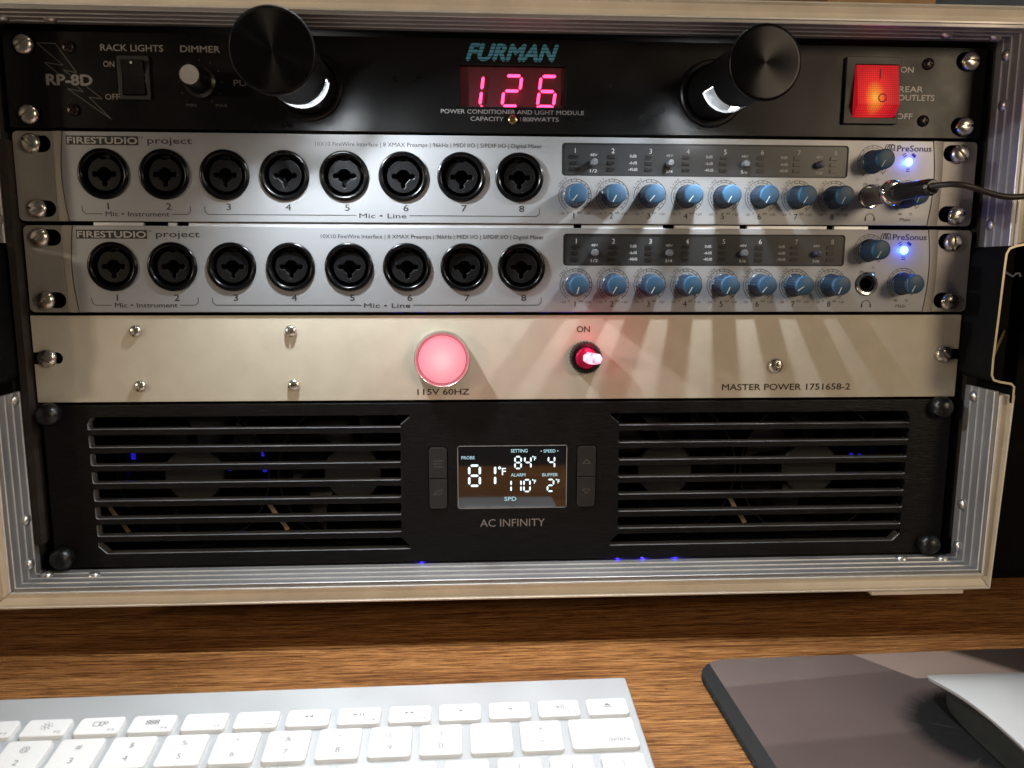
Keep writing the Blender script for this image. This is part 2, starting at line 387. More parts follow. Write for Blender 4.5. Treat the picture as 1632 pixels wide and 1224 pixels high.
# tan front trim: slightly hollow channel with two thin lips
def trim(name, quad, seg=None):
    """quad: inner start, inner end, outer end, outer start (x,z) ; lips run along inner and outer edges"""
    a, bb, c, d = [Vector((q[0], 0, q[1])) for q in quad]
    rows = [(0, FY+7), (0, FY-.9), (.10, FY-.9), (.18, FY+1.0), (.5, FY+2.6), (.82, FY+.7), (.90, FY-1.0), (1.0, FY-.7), (1.0, FY+8)]
    vs = []
    for t, y in rows:
        p = a.lerp(d, t); q = bb.lerp(c, t); vs += [(p.x, y, p.z), (q.x, y, q.z)]
    n = len(rows); fs = [(2*i, 2*i+1, 2*i+3, 2*i+2) for i in range(n-1)]+[(0, 1, 2*n-1, 2*n-2)]
    fs += [tuple(2*i for i in range(n)), tuple(2*i+1 for i in reversed(range(n)))]
    mi = [1, 1, 0, 0, 0, 0, 1, 1, 0, 0, 0]
    return part(name, mesh_from(name, vs, fs, [M['trim'], M['whiteedge']], mi), case)
g = 1.7
XO = 252.4; ZBo = -277.6; ZTo = 12.4
trim('front_trim', [(-XI-g, ZB-g), (XI+g, ZB-g), (XO+.2, ZBo), (-XO-6, ZBo)])
trim('front_trim', [(-XI-g, ZT+g-.6), (XI+g, ZT+g-.6), (XO+4, ZTo), (-XO-4, ZTo)])
trim('front_trim', [(XI+g, ZB-g+.4), (XI+g+.4, n_lo-2), (XO+3.4, n_lo-2), (XO+.4, ZBo+.2)])
trim('front_trim', [(-XI-g, ZB-g+.4), (-XI-g, n_lo-2), (-XO-8, n_lo-2), (-XO-6, ZBo+.2)])
trim('front_trim', [(XI+g, n_hi), (XI+g, ZT), (XO+6, ZTo), (XO+6, n_hi+3)])
trim('front_trim', [(-XI-g, n_hi), (-XI-g, ZT), (-XO-6, ZTo), (-XO-6, n_hi+3)])
# rivets
rv = B(); rv.lathe([(3.1, 0), (3.0, .5), (2.5, 1.35), (1.5, 1.9), (.7, 2.05), (.0005, 2.05)], 16); rvm = rv.mesh('rivet', M['rivet'], 60)
for x, y, z, r in [(XI, -7.8, -177.3, 1), (XI, -6.3, -237.1, 1), (XI, -5.6, -261, 1), (XI, -8.4, -5.5, 1), (XI, -9.4, -29.5, 1), (XI, -8.5, -88, 1),
                   (-XI, -9.6, -175.6, -1), (-XI, -9.2, -237.1, -1), (-XI, -9.6, -260.4, -1), (-XI, -9, -88, -1), (-XI, -9, -30, -1)]:
    part('rivet', rvm, case, (x, y, z), (0, 0, -r*PI/2))
for x, y in [(-215.1, -8.2), (-239.3, -7.2), (214.4, -5.8), (236.6, -7.4)]: part('rivet', rvm, case, (x, y, ZB), (-PI/2, 0, 0))
for x, y in [(-214.1, -8.5), (-235.4, -9), (213, -10.8), (239.8, -7.8)]: part('rivet', rvm, case, (x, y, ZT), (PI/2, 0, 0))
# mounting strips behind the unit ears
for sx in (-1, 1):
    x0, x1 = sorted((sx*226, sx*245.6)); b = B(); b.box(x0, x1, 8, 12, ZB+.4, ZT-.4)
    for k in range(18): b.lathe([(2.4, 0), (2.4, .6), (1.6, .6), (1.6, -.4)], 12, (sx*232.56, 8, -6.35-k*14.9))
    part('mounting_strip', b.mesh('strip', M['void'], 40), case)
b = B(); b.box(-245.4, -241.9, -4, 7.5, -252, -50); part('side_strip', b.mesh('s', M['brown']), case)
# latch recesses: bent metal edge, dish and latch body on each side
def ribbon(pts, y0, y1, th, mats):
    b = B()
    P = [Vector((p[0], 0, p[1])) for p in pts]; N = len(P); nn = []
    for i in range(N):
        d = (P[min(i+1, N-1)]-P[max(i-1, 0)]).normalized(); nn.append(Vector((-d.z, 0, d.x)))
    vs = []
    for p, n in zip(P, nn):
        for y, s_ in ((y0, -.5), (y1, -.5), (y1, .5), (y0, .5)): q = p+n*th*s_; vs.append((q.x, y, q.z))
    fs = []; mi = []
    for i in range(N-1):
        for k in range(4): fs.append((4*i+k, 4*i+(k+1) % 4, 4*i+4+(k+1) % 4, 4*i+4+k)); mi.append(1 if k == 3 else 0)
    fs += [(0, 1, 2, 3), (4*N-1, 4*N-2, 4*N-3, 4*N-4)]; mi += [1, 1]
    b.v, b.f, b.i = vs, fs, mi
    return b.mesh('ribbon', mats, 50)
dish = [(262, -97), (256, -97.6), (248, -99.2), (245.2, -100.4), (243.9, -103), (243.6, -110), (242.9, -135), (242.2, -155), (242.3, -163.5), (243.6, -166), (247, -167), (253, -168), (254.6, -169.5), (254.7, -178)]
for sx in (1, -1):
    pts = [(sx*x, z) for x, z in dish]
    if sx < 0: pts = [(x-5, z) for x, z in pts]
    part('latch_recess', ribbon(pts, FY-1, 2, 1.15, [M['void'], M['wire']]), case)
    b = B(); x0, x1 = sorted((sx*262, sx*300)) ; b.box(x0, x1, -16, -6, -178, -96); part('recess_plate', b.mesh('p', M['void']), case)
    lt = plate('latch', rrect(*sorted((sx*(254.6), sx*276)), -150, -118 if sx > 0 else -100, 3), [], 6, M['blackgloss'], .8, -34)
    la = part('latch', lt, case)
    b = B(); x0, x1 = sorted((sx*256.5, sx*274)); b.box(x0, x1, -34.6, -34.1, -147, -121); part('latch_reflection', b.mesh('f', mat('latch_reflection_tint', (.22, .09, .05), .25, .9)), la)  # orange reflection on the dark latch, painted as a thin plate
b = B(); b.lathe([(.7, 0), (.7, 5)], 10, (0, 0, 0)); pin = b.mesh('pin', M['wire'], 40)
part('latch_spring', ribbon([(244.2, -111.5), (247, -113), (249, -114), (250.5, -112.6), (252.2, -112.4), (253, -114.2)], FY, FY+6, 1.0, [M['chrome'], M['chrome']]), case)
part('latch_rod', ribbon([(249, -141), (246, -149), (243.4, -157)], FY+2, FY+4, 1.4, [M['brass'], M['brass']]), case)
for x in (-225, 225):
    b = B(); b.lathe([(13, 0), (14, 3), (14, 24.6)], 24, (0, 0, 0)); part('foot', b.mesh('foot', M['blackmatt'], 40), case, (x, 70, -303+.2), (-PI/2, 0, 0))
    part('foot', b.mesh('foot', M['blackmatt'], 40), case, (x, 360, -303+.2), (-PI/2, 0, 0))
b = B(); b.box(190, 240, -22, 4, -281, -277.8); part('hinge_plate', b.mesh('h', M['trim']), case)

# ------------------------------------------------------------------ screws
def slot_head(r, h, m, slotw=.22, cross=False, washer=0):
    """dome with a real slot: built from lathe rings, slot walls cut by a dark recessed bar"""
    bm = bmesh.new(); N = 24; prof = [(r, 0), (r, h*.35), (r*.93, h*.62), (r*.75, h*.86), (r*.45, h), (r*.15, h*1.03)]
    rings = [[bm.verts.new((rr*math.cos(2*PI*i/N), -hh, rr*math.sin(2*PI*i/N))) for i in range(N)] for rr, hh in prof]
    for j in range(len(rings)-1):
        for i in range(N): bm.faces.new((rings[j][i], rings[j][(i+1) % N], rings[j+1][(i+1) % N], rings[j+1][i]))
    bm.faces.new(rings[-1])
    cuts = [0] if not cross else [0, PI/2]
    for a in cuts:
        n = Vector((math.sin(a), 0, math.cos(a)))
        for sgn in (-1, 1):
            bmesh.ops.bisect_plane(bm, geom=bm.verts[:]+bm.edges[:]+bm.faces[:], plane_co=n*sgn*r*slotw/2, plane_no=n)
    if cross:
        for sgn in (-1, 1):
            for n in (Vector((1, 0, 0)), Vector((0, 0, 1))):
                bmesh.ops.bisect_plane(bm, geom=bm.verts[:]+bm.edges[:]+bm.faces[:], plane_co=n*sgn*r*.62, plane_no=n)
    deep = []
    for f in bm.faces:
        c = f.calc_center_median()
        inb = abs(c.z) < r*slotw/2 and (not cross or abs(c.x) < r*.62) or (cross and abs(c.x) < r*slotw/2 and abs(c.z) < r*.62)
        if inb and -c.y > h*.30: deep.append(f)
    bmesh.ops.recalc_face_normals(bm, faces=bm.faces)
    if deep:
        ret = bmesh.ops.extrude_face_region(bm, geom=deep)
        vs = [e for e in ret['geom'] if isinstance(e, bmesh.types.BMVert)]
        for v in vs: v.co.y += h*.45
        bmesh.ops.delete(bm, geom=deep, context='FACES')
    for v in bm.verts: v.co *= S
    me = bpy.data.meshes.new('screw'); bm.to_mesh(me); bm.free(); me.materials.append(m)
    me.polygons.foreach_set('use_smooth', [True]*len(me.polygons)); me.set_sharp_from_angle(angle=math.radians(38))
    return me
SCR = slot_head(4.7, 3.2, M['nickel'], .30); SCR_S = slot_head(3.1, 2.4, M['nickel'], .30)
SCR_P = slot_head(4.1, 2.6, M['nickel'], .28, True); SCR_B = slot_head(2.9, 1.6, M['redscrew'], .3, True); SCR_Y = slot_head(2.3, 1.2, M['brass'], .3, True)
def screw(parent, x, y, z, ang, me=SCR, name='screw', tilt=0): return part(name, me, parent, (x, y, z), (tilt, math.radians(ang), 0))

# ------------------------------------------------------------------ 1: power conditioner
pc = thing('power_conditioner', 'black power conditioner with red 126 readout and two pulled-out rack lights, top of the rack', 'power conditioner', (0, 0, -44.4))
def oval(cx, cz, w, h, n=8): return rrect(cx-w/2, cx+w/2, cz-h/2, cz+h/2, h/2-.01, n)
holes = [oval(x, z, 11.5, 8.4) for x in (-231.4, 231.4) for z in (-6.35, -38.1)]
holes += [rrect(-25.6, 26.8, -31.6, -12.1, .8), rrect(169.6, 194.8, -36.2, -7.0, .6), rrect(-188, -174.4, -30.2, -11.2, .6)]
part('front_panel', plate('panel', rrect(-241.3, 241.3, -44.2, .2, .8), holes, 3.2, M['black'], .25), pc)
b = B(); b.box(-218, 218, 12, 260, -43, -1.2); part('housing', b.mesh('housing', M['void']), pc)
b = B(); b.box(-243, -220, 3.6, 5.5, -44, 0); part('bracket', b.mesh('br', M['void']), pc); b = B(); b.box(220, 243, 3.6, 5.5, -44, 0); part('bracket', b.mesh('br', M['void']), pc)
for (x, z, a) in ((-231.2, -6.35, -25), (-231.4, -38.1, -30), (232.4, -6.6, 0), (232.2, -38.3, -3)): screw(pc, x, -.1, z, a)
for x, z, m_ in ((-211, -7, SCR_B), (-211, -35.7, SCR_B), (210.9, -8, SCR_B), (210.6, -35.7, SCR_B), (.7, -37.6, SCR_Y)): screw(pc, x, 0, z, 40, m_, 'small_screw')
G = M['greyink']; Dm = M['dimink']
text(pc, 'RACK LIGHTS', -196.2, -8.4, 3.1, G, -167, bold=.7)
text(pc, 'DIMMER', -158.9, -8.4, 3.1, G, -140.3, bold=.7)
text(pc, 'ON', -195.4, -15.7, 2.7, G, -190.3, bold=.6); text(pc, 'OFF', -195.6, -30.7, 2.7, G, -188.9, bold=.6)
text(pc, 'PULL', -134.6, -23.6, 3.0, G, -123, bold=.7)
text(pc, 'MIN', -157.6, -33.5, 1.5, Dm, -153); text(pc, 'MAX', -143.5, -33.5, 1.5, Dm, -138)
text(pc, 'RP-8D', -222.3, -24.3, 5.0, G, -201.3, bold=2.2)
text(pc, 'ON', 196.8, -12.3, 2.9, M['silverprint'], 203.6, bold=.6); text(pc, 'REAR', 196.8, -21.7, 2.9, M['silverprint'], 209.3, bold=.7)
text(pc, 'OUTLETS', 196.6, -25.8, 2.9, M['silverprint'], 215.6, bold=.7); text(pc, 'OFF', 196.4, -34.9, 2.9, M['silverprint'], 204.8, bold=.6)
text(pc, 'FURMAN', -22.0, -9.8, 8.0, M['furblue'], 22.9, bold=2.3, shear=.35, name='brand_lettering')
text(pc, 'POWER CONDITIONER AND LIGHT MODULE', -34.8, -35.0, 2.1, G, 36.2, bold=.5)
text(pc, 'CAPACITY', -20.2, -38.4, 2.1, G, -3.8, bold=.5); text(pc, '1800WATTS', 4.4, -38.4, 2.1, G, 23.6, bold=.5)
b = B(); px = lambda u, v: (-225.6+(u-222)*.0806, -5.3-(v-265)*.0736)
wd = .38
b.stroke([px(340, 460), px(258, 385), px(365, 402), px(222, 265), px(330, 268), px(440, 447), px(362, 430), px(402, 462)], wd, -.06)
b.stroke([px(440, 535), px(470, 565), px(378, 545), px(627, 740), px(500, 597), px(578, 608), px(490, 532)], wd, -.06)
part('lightning_mark', b.mesh('mark', Dm), pc)
# lamp rocker switch
rk = part('rocker_switch', plate('bezel', rrect(-188.6, -173.8, -30.8, -10.6, .8), [rrect(-186.6, -175.8, -28.8, -12.6, .4)], 1.4, M['blackmatt'], .3, -1.2), pc)
b = B(); vs = []
for x in (-186.3, -176.1):
    for z, y in ((-12.9, -3.4), (-20, -1.0), (-28.5, -2.2), (-28.5, 4), (-12.9, 4)): vs.append((x, y, z))
b.add(vs, [(0, 1, 2, 3, 4), (5, 6, 7, 8, 9), (0, 1, 6, 5), (1, 2, 7, 6), (2, 3, 8, 7), (3, 4, 9, 8), (4, 0, 5, 9)])
part('rocker', b.mesh('rocker', M['blackgloss']), rk)
b = B(); b.lathe([(.62, 0), (.62, .25)], 12); part('white_dot', b.mesh('dot', M['whiteink']), rk, (-181.2, -3.05, -14.3))
# dimmer knob
b = B(); b.lathe([(7.6, 0), (7.6, 1.2), (6.2, 2.2), (5.6, 6), (5.2, 14), (4.7, 14.6), (.001, 14.6)], 40, mod=lambda i: 1-.02*(i % 2))
dk = part('dimmer_knob', b.mesh('knob', M['blackgloss'], 40), pc, (-150.4, 0, -22))
b = B(); b.lathe([(4.4, 14.6), (4.4, 15.0), (4.2, 15.2), (.001, 15.2)], 36)
spn = mat('satin_cap', (.55, .55, .53), .35, .6); part('knob_cap', b.mesh('cap', spn, 40), dk, (-150.4, 0, -22))
b = B(); [b.lathe([(.3, 0), (.3, .07)], 8, (-150.4+10.2*math.cos(math.radians(a)), 0, -22+10.2*math.sin(math.radians(a)))) for a in range(-120, 241, 30) if not -120 < a < -60]
part('dial_scale', b.mesh('dots', Dm), pc)
# red readout
b = B(); b.box(-25.4, 26.6, 2.4, 3.0, -31.4, -12.3); win = part('display_window', b.mesh('win', M['redwin']), pc)
b = B(); b.stroke(rrect(-25.9, 27.1, -31.9, -11.8, .8), .5, -.05, True); part('window_frame', b.mesh('wf', M['blackgloss']), win)
def seven(parent, segs, x, z, w, h, t, m, y, slant=.14, gapk=.35, nm='segment'):
    A = {'a': ((0, h), (w, h)), 'g': ((0, h/2), (w, h/2)), 'd': ((0, 0), (w, 0)), 'f': ((0, h/2), (0, h)), 'b': ((w, h/2), (w, h)), 'e': ((0, 0), (0, h/2)), 'c': ((w, 0), (w, h/2))}
    for k in segs:
        p, q = A[k]; g_ = t*gapk; b = B()
        if k in 'agd':
            x0, x1, zz = p[0]+g_, q[0]-g_, p[1]; pts = [(x0, zz), (x0+t/2, zz+t/2), (x1-t/2, zz+t/2), (x1, zz), (x1-t/2, zz-t/2), (x0+t/2, zz-t/2)]
        else:
            xx, z0, z1 = p[0], min(p[1], q[1])+g_, max(p[1], q[1])-g_; pts = [(xx, z0), (xx+t/2, z0+t/2), (xx+t/2, z1-t/2), (xx, z1), (xx-t/2, z1-t/2), (xx-t/2, z0+t/2)]
        pts = [(u+v*slant, v) for u, v in pts]
        b.poly(pts, 0); part(nm, b.mesh('seg', m), parent, (x, y, z))
seven(win, 'bc', -15.6, -30.9, .01, 14.3, 1.5, M['redseg'], 1.2, .13)
seven(win, 'abged', -4.6, -30.9, 8.0, 14.3, 1.5, M['redseg'], 1.2, .13)
seven(win, 'afgedc', 13.0, -30.9, 8.0, 14.3, 1.5, M['redseg'], 1.2, .13)
for x in (-14.7, -3.3, 13.2, 20.6):
    b = B(); b.poly(circ(x, -31.1, .5, 8), 1.15); part('segment', b.mesh('dotseg', M['redseg']), win)
lamp('POINT', 'readout_glow', (2, -4.0, -24), .0015, (1, .03, .10), 4)
# lit outlet rocker
sw = part('outlet_switch', plate('bezel', rrect(167.9, 196.2, -37.8, -5.4, .8), [rrect(172.4, 194.6, -34.6, -9.2, .5)], 2.2, M['blackmatt'], .3, -2), pc)
b = B(); vs = []
for x in (172.8, 194.2):
    for z, y in ((-9.6, -2.6), (-20, -4.58), (-29.0, -6.3), (-34.2, -2.6), (-34.2, 3), (-9.6, 3)): vs.append((x-183.5, y, z+22))
b.add(vs, [(0, 1, 2, 3, 4, 5), (6, 7, 8, 9, 10, 11)]+[(i, (i+1) % 6, 6+(i+1) % 6, 6+i) for i in range(6)])
part('rocker', b.mesh('rocker', M['rocker']), sw, (183.5, 0, -22))
b = B(); b.stroke([(184.4, -11.6), (184.4, -16.6)], .5, -4.1); b.stroke(circ(185.2, -26.0, 1.9, 20), .45, -6.25, True); part('switch_mark', b.mesh('mk', M['ink']), sw)
lamp('POINT', 'switch_glow', (183, -12, -24), .0015, (1, .08, .03), 3)
# pull-out rack lights
def rack_light(base, tip, a0, a1, Lh, energy):
    bx, bz = base; t = Vector(tip); o = Vector((bx, 0, bz)); d = t-o; L = d.length
    q = Vector((0, -1, 0)).rotation_difference(d.normalized())
    bez = B(); bez.lathe([(16.2, 0), (16.2, 2.0), (15.4, 2.9), (13.9, 2.9), (13.6, 2.0), (13.6, 0)], 56); part('light_bezel', bez.mesh('bezel', M['black'], 40), pc, (bx, 0, bz))
    R, r = 12.9, 11.9; h0, h1 = Lh-7, Lh+7
    n = 96; sl = B(); g0, g1 = math.radians(a0) % (2*PI), math.radians(a1) % (2*PI)
    outer = [(R, -6), (R, h0), (R, h1), (R, L-3)]
    sl.lathe(outer, n, gap=(g0, g1, [1])); sl.lathe([(r, -6), (r, h0), (r, h1), (r, h1+4)], n, mi=1, gap=(g0, g1, [1]))
    # edges of the opening and end walls
    for h in (h0, h1):
        pts = []
        for k in range(25):
            a = g0+(g1-g0)*k/24; pts.append((a, h))
        vs = []; 
        for a, hh in pts: vs += [(R*math.cos(a), -hh, R*math.sin(a)), (r*math.cos(a), -hh, r*math.sin(a))]
        sl.add(vs, [(2*k, 2*k+1, 2*k+3, 2*k+2) for k in range(24)], 0)
    for a in (g0, g1): sl.add([(R*math.cos(a), -h0, R*math.sin(a)), (r*math.cos(a), -h0, r*math.sin(a)), (r*math.cos(a), -h1, r*math.sin(a)), (R*math.cos(a), -h1, R*math.sin(a))], [(0, 1, 2, 3)], 0)
    for h in (-5.5, h1+3.5): sl.add([(r*math.cos(2*PI*k/n), -h, r*math.sin(2*PI*k/n)) for k in range(n)], [tuple(range(n))], 1)
    tube = part('light_tube', sl.mesh('tube', [M['tubeblack'], M['white']], 40), pc, (bx, 0, bz), q.to_euler())
    bpy.context.view_layer.update()
    cp = B(); cp.lathe([(14.6, L-3), (15.4, L-2.4), (15.5, L-.5), (15.2, L-.12), (14.9, L), (14.0, L+.05), (.001, L+.05)], 72)
    part('light_cap', cp.mesh('cap', M['spun'], 30), tube, (0, 0, 0), local=True)
    c = o+d.normalized()*Lh
    lamp('POINT', 'rack_bulb', c, energy, (.88, .95, 1.0), 4.4)
rack_light((-98.6, -23.4), (-92.2, -98, -32.6), -122, -6, 36, 1.7)
rack_light((100.4, -24.0), (102.6, -66, -25.5), -162, -58, 30, .90)

# ------------------------------------------------------------------ 2,3: audio interfaces
def dial(par, cx, cz, outer, lo, hi, num, y):
    b = B(); b.stroke(arc(cx, cz, 8.25, -58, 238, 48), .26, y); b.stroke(arc(cx, cz, 7.05, -58, 108, 26), .22, y); b.stroke(arc(cx, cz, 7.05, 158, 238, 12), .22, y)
    for k in range(9):
        a = math.radians(104-k*19); b.stroke([(cx+7.05*math.cos(a), cz+7.05*math.sin(a)), (cx+8.1*math.cos(a), cz+8.1*math.sin(a))], .3, y)
    for k in range(4):
        a = math.radians(168+k*17); b.stroke([(cx+6.4*math.cos(a), cz+6.4*math.sin(a)), (cx+7.05*math.cos(a), cz+7.05*math.sin(a))], .28, y)
    for s_, r, a0, st, h in ((outer, 8.8, 151, 10.2, 1.35), ('MIC', 6.55, 146, 14.5, 1.4)):
        for k, ch in enumerate(s_):
            a = math.radians(a0-k*st); glyphs(b, ch, h, (cx+r*math.cos(a), cz+r*math.sin(a), y-.01), a-PI/2)
    glyphs(b, lo, 1.25, (cx-6.6, cz-9.4, y), 0, width=2.7); glyphs(b, '0', 1.25, (cx-3.6, cz-8.9, y), 0)
    glyphs(b, '60', 1.25, (cx+2.5, cz-8.9, y), 0, width=2.1); glyphs(b, hi, 1.25, (cx+6.3, cz-9.4, y), 0, width=3.1)
    part('dial_scale', b.mesh('scale', M['ink']), par)
    text(par, num, cx-.4, cz-11.2, 3.0, M['ink'], cx+1.9, y=y-.02, align='C', bold=.4)
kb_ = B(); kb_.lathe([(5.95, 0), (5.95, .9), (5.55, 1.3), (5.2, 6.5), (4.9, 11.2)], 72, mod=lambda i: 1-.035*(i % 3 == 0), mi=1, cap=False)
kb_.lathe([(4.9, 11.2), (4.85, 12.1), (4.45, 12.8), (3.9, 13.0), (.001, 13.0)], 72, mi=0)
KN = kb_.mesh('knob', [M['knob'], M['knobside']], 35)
b = B(); b.box(-.17, .17, -13.12, -12.95, -4.5, -.9); PT = b.mesh('pointer', mat('pale_pointer', (.50, .52, .50), .5))
# combo jack meshes
def keyhole():
    pts = []
    lob = [(math.radians(a), 5.75) for a in (180, 270, 0)]
    for k in range(96):
        a = 2*PI*k/96; r = 3.35
        for la, reach in lob:
            d = (a-la+PI) % (2*PI)-PI
            # lobe: circle of radius 1.35 centred at 4.4
            c_ = 4.4; disc = 1.35**2-(c_*math.sin(d))**2
            if disc > 0 and math.cos(d) > 0: r = max(r, c_*math.cos(d)+math.sqrt(disc))
        pts.append((r*math.cos(a), r*math.sin(a)))
    return pts
def inset_outer():
    pts = []
    for k in range(60):
        a = 2*PI*k/60; r = 8.0
        if abs(math.degrees(a)-90) < 9: r = 7.2
        pts.append((r*math.cos(a), r*math.sin(a)))
    return pts
b = B(); b.lathe([(12.15, -.5), (12.15, .5), (11.8, 1.1), (10.9, 1.35), (10.2, 1.1), (9.7, .4), (9.6, -8), (8.05, -8)], 64, cap=False)
JS = b.mesh('shell', M['jackblack'], 45)
JI = plate('insert', inset_outer(), [keyhole()], 6, M['insert'], .25, 1.0)
b = B(); b.box(-8.5, 8.5, 7.4, 8.2, -8.5, 8.5); JB = b.mesh('jb', M['void'])
JT = B(); JT.box(-2.2, 2.2, 3.2, 6, 8.2, 9.6); JTm = JT.mesh('tab', M['blackmatt'])
def interface(label, dx, dz, angles, knob_angles, second=False):
    t = thing('audio_interface', label, 'audio interface', (dx, 0, -88.6+dz), group='silver eight-channel audio interfaces')
    Z = lambda z: z+dz
    X = lambda x: x+dx
    zt, zb = Z(-45.5), Z(-88.2)
    # body plate between the two thin curved seams
    def bow(sx): return [(X(sx*(217.0+1.9*math.sin(PI*k/10))), zt+(zb-zt)*k/10) for k in range(11)]
    Lr = bow(-1); Rr = bow(1)[::-1]
    outline = Lr+Rr
    jx = [-199.2+29.05*k for k in range(8)]; jz = -65.5
    holes = [circ(X(x), Z(jz), 11.9, 48) for x in jx]
    x0, x1, z0, z1 = X(25.7), X(172.6), Z(-64.2), Z(-48.6)
    holes.append(rrect(x0, x1, z0, z1, 1.6)); holes.append(circ(X(185.7), Z(-73.6), 4.6, 32))
    part('front_plate', plate('front', outline, holes, 3.0, M['silver'], .3, 0), t)
    for sx in (-1, 1):
        xs = [(X(sx*(217.4+1.9*math.sin(PI*k/10))), zt+(zb-zt)*k/10) for k in range(11)]
        r = 2.6; e = X(sx*241.3)
        co = [(e-sx*r+sx*r*math.cos(math.radians(a)), zb+r-r*math.sin(math.radians(a))) for a in range(90, -1, -15)]
        co2 = [(e-sx*r+sx*r*math.cos(math.radians(a)), zt-r+r*math.sin(math.radians(a))) for a in range(0, 91, 15)]
        xs2 = [(X(sx*(222.6+.8*math.sin(PI*k/10))), z) for k, (x, z) in enumerate(xs)]
        ear_o = xs2+co+co2
        hs = [oval(X(sx*229.8), Z(z), 12.6, 8.0) for z in (-51.4, -82.2)]
        part('rack_ear', plate('ear', ear_o, hs, 2.4, M['ear'], .25, .9), t)
        # ramp from the ear up to the raised seam
        vs = []
        for (a, z), (a2, z2) in zip(xs, xs2): vs += [(a, .15, z), (a, 3.2, z), (a2, 3.2, z2), (a2, .93, z2), ((a*1.1+a2*.9)/2, .25, z)]
        fs = []
        for k in range(10):
            o_ = 5*k
            for p, q in ((0, 1), (1, 2), (2, 3), (3, 4), (4, 0)): fs.append((o_+p, o_+q, o_+5+q, o_+5+p))
        fs += [(0, 1, 2, 3, 4), (50, 51, 52, 53, 54)]
        part('ear_ramp', mesh_from('ramp', vs, fs, M['ear'], None, 30), t)
    cz0 = zb+1.0; b = B(); b.box(X(-216), X(216), 14, 250, cz0, zt-.6)
    part('chassis', b.mesh('chassis', M['blackmatt']), t)
    if second:
        for xa, xb in ((-206, -182), (-170, -166), (-160, 32), (36, 78), (84, 118), (122, 164), (168, 186)):
            b = B(); b.box(xa, xb, .7, 3.0, zt-1.4, zt+1.5)
            part('chassis_lip', b.mesh('lip', M['chassis']), t)
    for (x, z), a in zip(((-232.3, -51.4), (-232.0, -82.2), (231.6, -51.9), (232.6, -82.9)), angles): screw(t, X(x)-dx*.8, .8, Z(z), a)
    # lettering
    I = M['ink']
    b = B(); b.box(X(-215.6), X(-181.5), -.09, -.03, Z(-51.9), Z(-47.6)); fl = part('logo_block', b.mesh('blk', I), t)
    text(fl, 'FIRESTUDIO', X(-215.0), Z(-51.25), 3.1, mat('logo_silver', (.40, .39, .38), .45, .3) if 'logo_silver' not in bpy.data.materials else bpy.data.materials['logo_silver'], X(-182.1), y=-.13, bold=1.4)
    text(t, '™', X(-181.0), Z(-49.3), 1.6, I, X(-179.2)); text(t, 'project', X(-177.2), Z(-51.0), 3.2, I, X(-156), bold=.4)
    text(t, '10X10 FireWire Interface | 8 XMAX Preamps | 96kHz | MIDI I/O | S/PDIF I/O | Digital Mixer', X(-96.6), Z(-51.2), 2.05, I, X(15.5), bold=.15)
    for k, x in enumerate(jx): part('jack_number', textmesh(str(k+1), 3.3, I, .5, 0, None, 'C'), t, (X(x+1.2), -.06, Z(-82.4))).scale = (1.3, 1, 1)
    for xa, xb, ta, tb in ((-210.6, -158.5, -201, -167.5), (-151.6, 14.4, -77.5, -51)):
        b = B(); b.stroke([(X(xa), Z(-80.8)), (X(xa+.2), Z(-83.2)), (X(xa+1.6), Z(-84.6)), (X(ta), Z(-84.6))], .34, -.06)
        b.stroke([(X(tb), Z(-84.6)), (X(xb-1.6), Z(-84.6)), (X(xb-.1), Z(-83.4)), (X(xb), Z(-80.8))], .34, -.06)
        part('bracket_line', b.mesh('line', I), t)
    text(t, 'Mic • Instrument', X(-199.5), Z(-85.7), 2.4, I, X(-168.8), bold=.5); text(t, 'Mic • Line', X(-76), Z(-85.9), 2.4, I, X(-52.6), bold=.5)
    # combo jacks
    for x in jx:
        j = part('combo_jack', JS, t, (X(x), 0, Z(jz))); part('jack_insert', JI, j, (X(x), 0, Z(jz))); part('jack_back', JB, j, (X(x), 0, Z(jz))); part('release_tab', JTm, j, (X(x), 0, Z(jz)))
    # meter strip
    st = part('meter_strip', plate('strip', rrect(x0+.15, x1-.15, z0+.15, z1-.15, 1.5), [], 2, M['display'], .2, .35), t)
    b = B(); b.stroke(rrect(x0, x1, z0, z1, 1.6), .45, -.05, True); part('strip_border', b.mesh('bd', M['blackmatt']), st)
    Wt = M['whiteink']; cx = [32.3+19.15*k for k in range(8)]
    LW = B(); LW.add([(-1.9, -.1, -.75), (1.7, -.1, -.75), (2.2, -.1, .8), (-1.4, -.1, .8), (-2.1, .8, -.95), (1.9, .8, -.95), (2.4, .8, 1.0), (-1.6, .8, 1.0)], [(0, 1, 2, 3), (0, 1, 5, 4), (1, 2, 6, 5), (2, 3, 7, 6), (3, 0, 4, 7)])
    LWm = LW.mesh('led', M['ledwin'])
    for k, x in enumerate(cx):
        text(st, str(k+1), X(x-.1), Z(-53.2), 2.5, Wt, X(x+2.0), y=.28, align='C', bold=.3)
        for z in (-54.9, -58.0, -61.1): part('level_light', LWm, st, (X(x-1.2), 0, Z(z)))
    for k, x in enumerate((61.6, 100.6, 139.4)):
        for s_, z, w_ in (('0dB', -55.2, 3.4), ('-6dB', -58.5, 4.1), ('-40dB', -61.7, 4.7)): text(st, s_, X(x), Z(z), 1.5, Wt, X(x+w_), y=.28, align='C')
    bt = B(); bt.lathe([(1.75, 0), (1.75, 3.2), (1.45, 3.9), (.001, 4.0)], 20)
